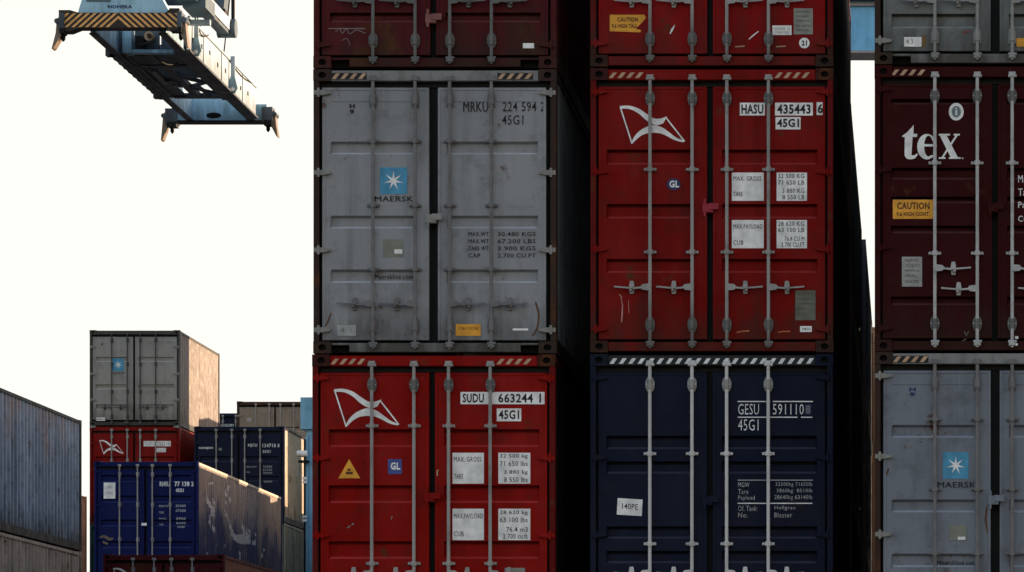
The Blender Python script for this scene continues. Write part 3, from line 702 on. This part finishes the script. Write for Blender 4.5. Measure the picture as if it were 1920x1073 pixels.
container('grey-green sided container directly beneath the dark navy one', at(364, YL), YL, 5.52, P_mside2, H=2.591, lod=2)
container('grey-green sided container second from the ground under the dark navy one', at(364, YL), YL, 2.91, P_mside2, H=2.591, lod=2)
container('grey-green container on the ground beneath the dark navy stack', at(364, YL), YL, 0, P_mside2, H=2.896, lod=2)
# --- blue container with scribbled rusty side (column in front)
Y4 = 90.3
P_blue = paint('royal_blue_paint', (.006, .011, .075), .14, .3, 24, fade=.2)
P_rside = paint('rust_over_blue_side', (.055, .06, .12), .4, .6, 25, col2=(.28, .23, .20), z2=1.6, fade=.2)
def d_L4(D):
    D.plate('paper_notice', 194, 216, 905, 935, WHITE, [('TAX', 199, 209, 911, 916), ('2010', 200, 211, 922, 927)], GREYL)
    D.txt('serial_number', [('RHIU', 299, 318, 903, 912), ('77 138 2', 327, 363, 903, 912), ('45G1', 329, 344, 916, 923)], WHITEP, .04)
    D.txt('weight_table', [('MAX.WT', 298, 318, 947, 951), ('TARE', 298, 307, 959, 963), ('PAYL.', 298, 313, 971, 974), ('CUB', 298, 306, 982, 985), ('30480', 329, 348, 946, 951), ('67200', 329, 348, 955, 960), ('3900', 330, 348, 970, 975), ('8600', 330, 348, 979, 983), ('26580', 332, 346, 986, 990)], plain('pale_lettering', (.42, .43, .45)), .02)
    D.plate('sticker', 266, 276, 981, 986, WHITE, y=-.05)
    D.strokes('scuffed_paint', [(smooth_line([(187, 1008), (195, 1006), (205, 1011), (212, 1009)]), [3, 5, 6, 3]), ([(192, 1016), (202, 1020)], 4)], plain('brown_scuff', (.16, .11, .09)))
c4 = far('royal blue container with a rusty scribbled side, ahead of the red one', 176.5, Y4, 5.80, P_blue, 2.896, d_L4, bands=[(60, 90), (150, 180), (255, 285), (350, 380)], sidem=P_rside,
    frame=P_blue, lumps='block', roofm=P_side, rodm=GALV, railm=paint('sunlit_rail', (.52, .44, .36), .2, .3, 50))  # pale rail colour paints in the sun along the top edge
# scribbles on the side wall, following the corrugation
gm = plain('white_graffiti', (.50, .50, .49)); gwall = [c for c in c4.children if c.name.startswith('side_wall')][0]
def side_pt(px, py):
    X = c4.location.x+2.438; Y = X*F/(px-VX); Z = EYE+(VY-py)*Y/F
    return Y-c4.location.y, Z-c4.location.z
def scribble(pts, wd):
    q = smooth_line([side_pt(*p) for p in pts], 10); dense = [q[0]]
    for a, b_ in zip(q, q[1:]):
        n = max(1, int(math.hypot(b_[0]-a[0], b_[1]-a[1])/.03))
        for i in range(1, n+1): dense.append((a[0]+(b_[0]-a[0])*i/n, a[1]+(b_[1]-a[1])*i/n))
    g = MB(); n = len(dense); L_ = []; R_ = []
    for i, p in enumerate(dense):
        a = dense[max(0, i-1)]; b_ = dense[min(n-1, i+1)]; dy, dz = b_[0]-a[0], b_[1]-a[1]; l = math.hypot(dy, dz) or 1
        ww = wd*.46/2*(.35+.65*math.sin(math.pi*(i+.5)/n))*(.8+.4*random.random())
        L_.append((p[0]-dz/l*ww, p[1]+dy/l*ww)); R_.append((p[0]+dz/l*ww, p[1]-dy/l*ww))
    fx = lambda y: 2.438-.012-corr(y)+.006
    for i in range(n-1):
        if random.random() < .06: continue
        vs = [(fx(p[0]), p[0], p[1]) for p in (L_[i], R_[i], R_[i+1], L_[i+1])]
        g.add(vs, [(0, 1, 2, 3)], gm)
    g.build('graffiti', gwall)
for pts, wd in (([(392, 912), (396, 906), (401, 908), (400, 915)], .12), ([(390, 928), (391, 940), (397, 950), (402, 963), (405, 972)], .34), ([(399, 935), (405, 950), (399, 962), (393, 985)], .3),
                ([(395, 965), (396, 985), (402, 992), (406, 998)], .3), ([(433, 912), (427, 920), (424, 935), (426, 945)], .3), ([(431, 926), (433, 938), (431, 946)], .18), ([(452, 926), (454, 940), (452, 952)], .26),
                ([(422, 956), (428, 972), (434, 990), (440, 1006), (452, 1012), (470, 1016), (480, 1020)], .42), ([(452, 978), (456, 990), (458, 1004), (450, 1010)], .34), ([(458, 990), (464, 1000), (468, 1014)], .4),
                ([(445, 1005), (460, 1010), (470, 1004), (468, 992)], .36), ([(478, 998), (482, 1008), (480, 1016), (474, 1020)], .3), ([(497, 1030), (494, 1040), (490, 1046)], .24), ([(449, 1030), (452, 1042), (450, 1052)], .2),
                ([(424, 1020), (421, 1028)], .16), ([(441, 968), (443, 973)], .2), ([(491, 992), (493, 996)], .18), ([(408, 1018), (407, 1026)], .12), ([(389, 1030), (391, 1040)], .12)):
    scribble(pts, wd)
container('dull container second from the ground beneath the royal blue one', at(176.5, Y4), Y4, 2.90, P_maroon, H=2.896, lod=2)
container('dull container on the ground under the royal blue one', at(176.5, Y4), Y4, 0, P_grey3, H=2.896, lod=2)
# --- dark red container nearest, bottom edge
Y5 = 77.1
def d_L5(D):
    flag_emblem(D, 212, 1066, .5)
c5 = far('deep red container at the bottom edge, in front of the royal blue one', 193.5, Y5, 2.90, P_maroon, 2.896, d_L5, bands=[(150, 178), (250, 278)], frame=P_maroon, sidem=paint('sunlit_red_side', (.28, .11, .07), .4, .4, 26))  # brown-red colour stands in for sunlight on this side
container('deep red container on the ground at the bottom edge', at(193.5, Y5), Y5, 0, P_maroon, H=2.896, lod=2)
# --- big blue corrugated one, far left
P_kblue = paint('weathered_blue_side', (.165, .235, .32), .42, 1.0, 27, fade=.9, col2=(.25, .24, .265), z2=2.1)
P_kgrey = paint('stained_grey_side', (.30, .27, .23), .45, .9, 28, fade=.5)
KX = -16.42-2.438; KY = 76.5-12.192
container('weathered blue corrugated container at the left edge of the photo', KX, KY, 5.825, P_kblue, H=2.60, lod=1, frame=paint('dark_blue_frame', (.02, .028, .036), .4, .5, 29))
container('stained grey container under the weathered blue one', KX, KY, 2.91, P_kgrey, H=2.896, lod=1)
container('stained grey container on the ground under the weathered blue one', KX, KY, 0, P_kgrey, H=2.896, lod=2)
# --- brown stack seen through the slot
P_jbr = paint('sandy_brown_paint', (.48, .25, .15), .4, .5, 30)
for k, nm in enumerate(('bottom', 'middle', 'top')):
    container('%s sandy brown container in the narrow slot left of the red one' % nm, -21.86-2.438, Y4, k*2.905, P_jbr, H=2.896, lod=2)
# --- far back row
P_nbr = paint('far_brown_paint', (.24, .19, .15), .4, .5, 31)
def d_N2(D): D.plate('sticker', 463, 471, 783, 791, plain('pale_plate', (.34, .33, .33)))
def d_N1(D): D.txt('company_name', [('UNIGLORY', 414, 439, 795, 800)], WHITEP, .03)
yN = 121.; xN = at(444, yN)
for k in range(5):
    if k == 4: far('dull brown container on the far skyline left of the blue steel box', 444, yN, 10.4, P_nbr, 2.591, d_N2, bands=[(150, 178)], frame=DKBR)
    else: container('brown container number %s from the ground in the far skyline stack' % ('one', 'two', 'three', 'four')[k], xN, yN, k*2.6, P_nbr, H=2.591, lod=2)
for k in range(5):
    yy = 125.; xx = xN-2.52
    if k == 4:
        t_ = container('dark blue container peeping up on the skyline beside the dull brown one', xx, yy, 10.4, P_fnavy, H=2.591, lod=1, draw=d_N1, px=(VX+xx*F/yy, VY-(12.991-EYE)*F/yy), s=F/yy)
    else: container('navy container number %s from the ground in the far skyline stack' % ('one', 'two', 'three', 'four')[k], xx, yy, k*2.6, P_fnavy, H=2.591, lod=2)
# --- unseen rows added behind the left near stack (they shade the far stacks)
for y, n in ((90.3, 3), (103.8, 3)):
    for k in range(n): hid(-13.78, y, k*2.95, 2.896)
container('small unseen container added on the row behind the near stacks to cast shade', -13.78, 111.8, 8.86, P_old, H=2.896, L=6.058, lod=2, group=GH)  # out of view; placed to shade the rear of the far grey side

# ================================================================= straddle carrier behind the left near stack
CB = lightblue()
t = thing('straddle_carrier', 'light blue straddle carrier post between the far stacks and the near grey one', 'straddle carrier', (-12.6, 98.5, 0))
ox = 12.6; LX = Xp(575, 98.5)+ox
def legmb(x0, x1, y0, y1, top):
    b = MB(); b.box(x0, x1, y0, y1, .9, 10.16, CB); b.box(x0+.25, x1, y0+.05, y1-.05, 10.16, top, CB)
    b.box(x0-.02, x0+.04, y0-.05, y0+.02, 1., 10., CB); return b
for y in (0, 7.6):
    for sx in (0, 1):
        x0, x1 = (LX, LX+1.05) if sx == 0 else (2.3, 3.3)
        b = legmb(x0, x1, y, y+(1.1 if y == 0 else 2.), 14.4) if sx == 0 else None  # rear leg is unseen, made wider to shade the far grey container
        if b is None: b = MB(); b.box(x0, x1, y, y+1.1, .9, 14.4, CB)
        lg = b.build('leg', t)
        wb = MB(); wb.tube((x0+.3, y+.55, .6), (x1-.2, y+.55, .6), .6, BLACK, 20); wb.build('wheel', lg)
b = MB(); b.box(Xp(564.5, 98.5)+ox, LX+1.1, -.1, .9, 10.16, 10.97, CB); b.build('drive_housing', t)
b = MB(); b.box(LX+.3, 3.3, 0, 8.7, 14.4, 15.2, CB); b.box(LX+.3, LX+1.05, 0, 8.7, 13.6, 14.4, CB); b.build('top_frame', t)
b = MB(); b.box(LX+.05, LX+.95, .2, 8.5, .95, 1.7, CB); b.build('side_beam', t)
def lamp(z):
    b = MB(); q = LX-.02
    b.beam((q, -.1, z), (q-.14, -.12, z+.02), .05, .05, GALVD); b.tube((q-.20, -.16, z+.07), (q+.06, -.16, z+.07), .085, WHITE, 10); b.box(q-.16, q+.1, -.22, -.06, z-.16, z-.10, BLACK)
    b.build('work_lamp', t)
lamp(Zp(857, 98.5))
b = MB(); 
for y in (895, 902, 967, 974): b.box(LX-.09, LX+.02, -.12, -.02, Zp(y+5, 98.5), Zp(y, 98.5), WHITE)
b.build('cable_bracket', t)
b = MB(); b.tube((LX-.04, -.08, 1.2), (LX-.04, -.08, 9.9), .025, BLACK, 6); b.build('cable', t)

# ================================================================= gantry crane whose girder shows top right
YG = 150.
t = thing('gantry_crane', 'light blue gantry crane girder showing in the gap at the upper right', 'crane', (0, YG, 0))
GB = lightblue('girder_blue', (.18, .46, .74))
for y in (0,):
    b = MB(); b.box(-12.5, 14, y, y+1.4, Zp(96, YG), Zp(12, YG), GB)
    for i in range(14): b.box(-12+i*1.9, -11.9+i*1.9, y-.02, y, Zp(94, YG), Zp(14, YG), GB)
    gd = b.build('girder', t)
    b = MB(); b.box(-12.5, 14, y-.12, y+1.5, Zp(100.5, YG), Zp(96, YG), GALV); b.box(-12.5, 14, y-.12, y+1.5, Zp(12, YG), Zp(6.5, YG), GALV); b.build('girder_flange', gd)
    b = MB(); b.box(-12.5, 14, y-.3, y-.2, Zp(4, YG), Zp(1, YG), BLACK); b.box(-12.5, 14, y, y+1.2, Zp(1, YG), Zp(-22, YG), GB); b.build('walkway', gd)
for x in (-11.2, 12.6):
    b = MB(); b.box(x, x+1.2, .05, 1.3, 2.61, Zp(100.6, YG), GB); lg = b.build('leg', t)
    b = MB(); b.box(x+.1, x+1.1, -4.5, 5.9, 1.5, 2.6, GB); sb = b.build('sill_beam', t)
    for y in (-4., 4.9):
        b = MB(); b.tube((x+.35, y+.35, .7), (x+.85, y+.35, .7), .7, BLACK, 20); b.box(x+.2, x+1., y+.1, y+.6, .7, 1.5, GB); b.build('wheel', sb)

# ================================================================= container spreader hanging upper left
YS = 85.5; YE = 97.5
SB = paint('spreader_blue', (.36, .58, .74), .2, .4, 33, .45)
SBD = paint('spreader_dark', (.105, .145, .18), .4, .6, 34)
SL = paint('spreader_side_paint', (.35, .44, .52), .2, .3, 35)
zb = 17.93; sp = thing('container_spreader', 'blue crane spreader with orange and black striped end beam, against the sky', 'crane spreader', (-17.45, YS, zb))
OX, OZ = -17.45, zb
def sx_(px, Y): return Xp(px, Y)-OX
def sz_(py, Y): return Zp(py, Y)-OZ
# near end beam with stripes
b = MB()
x0, x1 = sx_(110, YS), sx_(336, YS); z0, z1 = sz_(52, YS), sz_(24, YS)
mid = sx_(222, YS)
out = [(x0, z0-.08), (x0+.25, z0-.08), (x0+.45, z0), (x1-.3, z0), (x1-.15, z0-.06), (x1, z0-.06), (x1, z1+.10), (x1-.22, z1+.10), (x1-.42, z1), (x0+.40, z1), (x0+.25, z1+.06), (x0, z1+.06)]
BEAMBK = plain('beam_black', (.03, .022, .018), .6)
for (a, c, e, f) in ((x0+.45, x1-.3, z0, z1), (x0, x0+.25, z0-.08, z1+.06), (x1-.22, x1, z0-.06, z1+.10)): b.box(a, c, 0, .4, e, f, BEAMBK)
b.prism([(x0+.25, z0-.08), (x0+.45, z0), (x0+.45, z1), (x0+.25, z1+.06)], 0.001, .39, BEAMBK); b.prism([(x1-.3, z0), (x1-.22, z0-.04), (x1-.22, z1+.08), (x1-.3, z1)], .001, .39, BEAMBK)
eb = b.build('end_beam', sp)
b = MB(); TAN = plain('orange_stripe', (.85, .44, .15), .55)
hgt = z1-z0; pitch = .152
def clipz(x): 
    if x < x0+.25: return z0-.08, z1+.06
    if x > x1-.22: return z0-.06, z1+.10
    return z0, z1
for side in (-1, 1):
    k = -1
    while True:
        c = k*pitch+.02; k += 1
        if c > 2.0: break
        # stripe from the top nearer the middle down to outside (chevron)
        pts = [(mid+side*c, z1-.01), (mid+side*(c+.072), z1-.01), (mid+side*(c+.072+hgt*1.05), z0+.01), (mid+side*(c+hgt*1.05), z0+.01)]
        lim = (x1-.012) if side > 0 else (x0+.012)
        if side > 0 and pts[0][0] > lim-.05 or side < 0 and pts[0][0] < lim+.05: break
        P2 = []
        for (x, z) in pts:
            P2.append((x, z))
        def cl(poly):
            o = []
            for i in range(len(poly)):
                p, q = poly[i], poly[(i+1) % len(poly)]; ip = (lim-p[0])*side >= 0; iq = (lim-q[0])*side >= 0
                if ip: o.append(p)
                if ip != iq: tt = (lim-p[0])/(q[0]-p[0]); o.append((lim, p[1]+(q[1]-p[1])*tt))
            return o
        P2 = cl(P2)
        o_ = []
        for i in range(len(P2)):
            p, q = P2[i], P2[(i+1) % len(P2)]; ip = (p[0]-mid)*side >= 0; iq = (q[0]-mid)*side >= 0
            if ip: o_.append(p)
            if ip != iq: tt = (mid-p[0])/(q[0]-p[0]); o_.append((mid, p[1]+(q[1]-p[1])*tt))
        P2 = o_
        if len(P2) > 2: b.flat(P2, -.004, TAN)
b.build('hazard_stripes', eb)
# blue cabinet plate above the near beam with its lettering
b = MB(); 
b.prism([(sx_(143, YS), sz_(25, YS)), (sx_(318, YS), sz_(25, YS)), (sx_(290, YS), sz_(-26, YS)), (sx_(158, YS), sz_(-26, YS))], .12, .6, SB)
b.box(sx_(160, YS), sx_(205, YS), .10, .125, sz_(1, YS), sz_(-8, YS), SBD)
cb = b.build('drive_cover', sp)
b = MB(); b.text('NOHEKA', sx_(200, YS), sx_(246, YS), sz_(14, YS), sz_(7.5, YS), .115, NAVY, .04); b.build('lettering', cb)
# telescopic beams, main frame
XLf, XRt = -18.27-OX, -16.49-OX
def Yr(Y): return Y-YS
for (xa, xb) in ((XLf+.03, XLf+.15), (XRt-.20, XRt-.06)):
    b = MB(); b.box(xa, xb, .4, Yr(YE), .0, .56, SB); b.box(xa-.03, xb+.03, .4, Yr(YE), -.03, .0, SBD); b.build('telescopic_beam', sp)
b = MB(); b.box(XLf-.05, XLf+.30, Yr(88.4), Yr(94.3), -.01, .62, SBD); b.box(XLf-.06, XLf+.08, Yr(88.4), Yr(94.3), -.05, -.01, SBD); b.build('main_beam', sp)
b = MB(); b.box(XRt-.34, XRt-.004, Yr(88.2), Yr(94.6), -.01, .70, SBD); b.box(XRt-.004, XRt+.03, Yr(88.0), Yr(97.2), .02, .76, SL)
b.box(XRt-.02, XRt+.09, Yr(88.0), Yr(97.2), -.03, .02, SBD); b.box(XRt+.03, XRt+.07, Yr(88.0), Yr(97.2), .74, .79, SL)
for y in (89.9, 92.3, 95.2): b.box(XRt+.03, XRt+.05, Yr(y), Yr(y)+.05, .02, .74, SL)
b.build('main_beam', sp)
px_ = lambda p: sx_(p, 88.4)
b = MB(); b.box(XLf+.15, px_(216), Yr(88.4), Yr(88.7), .02, .66, SB); b.box(px_(231), px_(247), Yr(88.3), Yr(88.7), .0, .66, SB); b.box(px_(247), XRt-.34, Yr(88.35), Yr(88.6), .0, .08, SB)
b.box(px_(216), px_(231), Yr(88.6), Yr(88.8), .02, .66, BLACK); b.build('cross_member', sp)
b = MB(); b.box(px_(247), px_(292), Yr(88.75), Yr(88.9), .1, .66, SBD); b.box(px_(252), px_(268), Yr(88.5), Yr(88.75), .1, .42, BLACK); b.tube((px_(277), Yr(88.5), .42), (px_(277), Yr(88.75), .42), .11, CREAM, 12)
b.tube((px_(279), Yr(88.42), .42), (px_(279), Yr(88.5), .42), .05, DKBR, 10); b.beam((px_(262), Yr(88.45), .2), (px_(288), Yr(88.45), .3), .05, .05, DKBR); b.box(px_(296), XRt-.34, Yr(88.8), Yr(88.9), .1, .66, SBD); b.build('hydraulic_unit', sp)
for (ya, yb_, za_, zt_, mm) in ((90.0, 90.4, .0, .5, SBD), (91.5, 91.7, .02, .2, SBD), (94.2, 94.45, .0, .10, SBD)):
    b = MB(); b.box(XLf+.30, XRt-.34, Yr(ya), Yr(yb_), za_, zt_, mm); b.build('cross_member', sp)
b = MB(); b.box(XLf+.30, XRt-.34, Yr(88.9), Yr(90.0), .03, .07, SBD); b.build('bottom_plate', sp)
b = MB(); b.box(XLf+.30, XLf+.62, Yr(90.4), Yr(94.2), .03, .06, SBD); b.build('bottom_plate', sp)
b = MB(); xm_ = XLf+.78
b.box(xm_, xm_+.18, Yr(90.4), Yr(94.2), .0, .12, SBD); b.build('centre_spine', sp)
for (xa, ya, xb, yb_, w_) in ((xm_+.18, 91.7, XRt-.34, 92.5, .10), (xm_+.18, 93.0, XRt-.34, 92.4, .09), (xm_+.18, 93.2, XRt-.34, 94.0, .08), (XLf+.62, 92.6, xm_, 92.9, .12), (XLf+.62, 91.9, xm_, 92.2, .2), (xm_+.34, 92.9, xm_+.40, 94.2, .08)):
    b = MB(); b.beam((xa, Yr(ya), .05), (xb, Yr(yb_), .05), w_, w_*.8, SBD); b.build('lattice_brace', sp)
b = MB(); b.tube((XLf+.48, Yr(90.6), .0), (XLf+.48, Yr(92.2), .0), .06, GALV, 8); b.build('hydraulic_cylinder', sp)
# little lugs on the left edge
for y in (88.4, 94.0):
    b = MB(); b.box(XLf-.16, XLf+.02, Yr(y), Yr(y)+.25, -.05, .16, SBD); b.build('stop_lug', sp)
# rub strip teeth along the left lower edge
b = MB()
for k in range(9): b.box(XLf-.10, XLf-.05, Yr(89.0)+k*.55, Yr(89.2)+k*.55, -.03, .08, SBD)
b.build('rub_strip', sp)
# far end beam
b = MB(); fx0, fx1 = sx_(322, YE), sx_(500, YE)
b.box(fx0, fx1, Yr(YE)-.02, Yr(YE)+.45, sz_(226, YE), sz_(196, YE), SB); b.box(fx0+.1, fx1, Yr(YE)-.03, Yr(YE)+.46, sz_(228.5, YE), sz_(226, YE), BLACK)
b.box(sx_(345, YE), sx_(475, YE), Yr(YE)-.02, Yr(YE)+.4, sz_(196, YE), sz_(183, YE), SB)
fe = b.build('end_beam', sp)
b = MB(); cc = [(sx_(401, YE)+.19*math.cos(i*math.pi/10), sz_(217, YE)+.075*math.sin(i*math.pi/10)) for i in range(20)]; b.prism(cc, Yr(YE)-.026, Yr(YE)-.015, HOLE); b.build('access_hole', fe)
# corner blocks, twist locks and gather flippers
FL = plain('flipper_metal', (.20, .155, .115), .5)
def corner(px, pyb, Y, dirn, tip, wpx, parent):
    x = sx_(px, Y); z = sz_(pyb, Y); y = Yr(Y)
    b = MB(); hw = wpx/2*Y/F; b.box(x-hw, x+hw, y-.05, y+.4, z+.04, z+.42, SBD); b.box(x-hw*.6, x+hw*.9, y-.06, y+.3, z-.04, z+.08, BLACK); b.build('corner_block', parent)
    b = MB(); b.tube((x, y+.15, z-.14), (x, y+.15, z), .05, BLACK, 8); b.tube((x, y+.15, z-.19), (x, y+.15, z-.14), .015, BLACK, 8, .05); b.build('twist_lock', parent)
    b = MB(); xf = x+dirn*hw; tx, tz = sx_(tip[0], Y), sz_(tip[1], Y)
    p = [(xf-dirn*.02, z+.36), (xf+dirn*.06, z+.30), (xf+dirn*.085, z-.02), (tx+dirn*.01, tz), (tx-dirn*.035, tz+.02), (xf-dirn*.03, z-.08)]
    b.prism(p, y+.02, y+.32, FL); b.tube((xf+dirn*.05, y-.03, z+.24), (xf+dirn*.05, y+.38, z+.24), .06, SBD, 10)
    b.build('gather_flipper', parent)
corner(116, 60, YS, -1, (97, 91), 10, eb); corner(337, 58, YS, 1, (351, 88), 9, eb)
corner(321, 235, YE, -1, (302, 263), 22, fe); corner(501, 232, YE, 1, (520, 256), 20, fe)
# hanging side links on the right
for (px, Y, ya, yb_) in ((366, 88.6, 47, 100), (436, 93.4, 106, 170)):
    b = MB(); x = XRt+.12; y = Yr(Y); za, zb_ = sz_(yb_, Y), sz_(ya, Y)
    b.beam((x, y, zb_), (x, y, za+.3), .10, .06, SL); b.prism([(x-.05, za+.35), (x+.05, za+.35), (x+.12, za+.05), (x+.06, za-.06), (x-.08, za-.06), (x-.12, za+.05)], y-.05, y+.05, SB)
    b.tube((x, y-.07, za+.02), (x, y+.07, za+.02), .05, WHITE, 10); b.build('side_link', sp)
# hoses and cables looping over the frame
def hose(pts, r=.018):
    P3 = [Vector(p) for p in pts]
    b = MB()
    for a_, c_ in zip(P3, P3[1:]): b.tube(a_, c_, r, BLACK, 6, caps=False)
    b.build('hose', sp)
def sag(a_, c_, dz, n=10): return [(a_[0]+(c_[0]-a_[0])*i/n, a_[1]+(c_[1]-a_[1])*i/n, a_[2]+(c_[2]-a_[2])*i/n-dz*math.sin(math.pi*i/n)) for i in range(n+1)]
hose(sag((XRt+.1, Yr(88.0), 1.2), (XRt+.06, Yr(90.4), .8), .35)); hose(sag((XRt+.25, Yr(87.6), 1.3), (XRt+.1, Yr(89.2), .78), .2), .014)
hose(sag((XLf+.2, Yr(88.5), .0), (XLf+.5, Yr(90.2), -.02), .10)); hose(sag((XLf+.9, Yr(88.7), .02), (XRt-.5, Yr(89.6), .0), .12))
hose(sag((XRt+.05, Yr(93.), .78), (XRt+.05, Yr(96.8), .78), .12), .014); hose(sag((XRt+.45, Yr(91.6), 3.), (XRt+.08, Yr(92.4), .78), .1), .016)
b = MB()
for k in range(8): b.box(XRt+.035, XRt+.05, Yr(88.6)+k*1.05, Yr(88.6)+k*1.05+.10, .30+.05*(k % 3), .40+.05*(k % 3), SBD)
b.build('bolt_plates', sp)
# upper head block frame
b = MB(); xu = -16.22-OX; 
b.box(xu-.16, xu+.10, Yr(86.5), Yr(91.6), 1.02, 1.36, SBD); b.box(xu+.10, xu+.13, Yr(86.5), Yr(91.6), 1.10, 1.38, SL); b.tube((xu-.2, Yr(91.6), 1.18), (xu+.24, Yr(91.6), 1.18), .22, SBD, 14)
b.box(xu-.05, xu+.1, Yr(90.9), Yr(91.2), 1.36, 1.52, BLACK); b.build('head_beam', sp)
b = MB(); xq = -16.69-OX; b.prism([(xq-.22, 1.70), (xq+.24, 1.70), (xq+.34, 2.7), (xq-.34, 2.7), (xq-.34, 1.84)], Yr(92.5), Yr(93.2), SBD); b.tube((xq, Yr(92.42), 1.92), (xq, Yr(92.5), 1.92), .07, WHITE, 10); b.box(xq-.24, xq+.26, Yr(92.45), Yr(93.25), 1.64, 1.695, BLACK); b.build('sheave_block', sp)
b = MB(); b.box(XRt+.1, XRt+.62, Yr(87.0), Yr(88.2), .78, 1.1, SBD); b.box(XRt-.3, XRt+.45, Yr(86.6), Yr(87.4), .9, 1.7, SBD); b.box(XRt-.2, XRt+.5, Yr(88.2), Yr(88.35), .62, .74, SL); b.build('rotator_frame', sp)
for (px, Y) in ((437, 91.6),):
    b = MB(); b.tube((sx_(px, Y), Yr(Y), 1.3), (sx_(px, Y), Yr(Y), 9.), .045, BLACK, 8); b.build('hoist_rod', sp)
b = MB(); b.tube((XLf+.3, Yr(90), .6), (XLf+.3, Yr(90), .7), .05, BLACK, 8)
for x in (xu-.05,): b.tube((x, Yr(88), 1.3), (x, Yr(88), 9.), .045, BLACK, 8)
b.build('hoist_rod', sp)

# ================================================================= ground
m, nt_, bs = new_mat('yard_asphalt'); N = nt_.nodes; L = nt_.links
tc = N.new('ShaderNodeTexCoord'); n = N.new('ShaderNodeTexNoise'); n.inputs['Scale'].default_value = .4; n.inputs['Detail'].default_value = 8
L.new(tc.outputs['Object'], n.inputs['Vector']); r = N.new('ShaderNodeValToRGB'); r.color_ramp.elements[0].color = (.035, .034, .033, 1); r.color_ramp.elements[1].color = (.075, .072, .068, 1)
L.new(n.outputs['Fac'], r.inputs[0]); L.new(r.outputs[0], bs.inputs['Base Color']); bs.inputs['Roughness'].default_value = .85
b = MB(); b.add([(-3000, -3000, -.004), (3000, -3000, -.004), (3000, 3000, -.004), (-3000, 3000, -.004)], [(0, 1, 2, 3)], m)
g_ = b.build('ground'); g_['kind'] = 'structure'; g_['label'] = 'dark asphalt yard under the stacks'
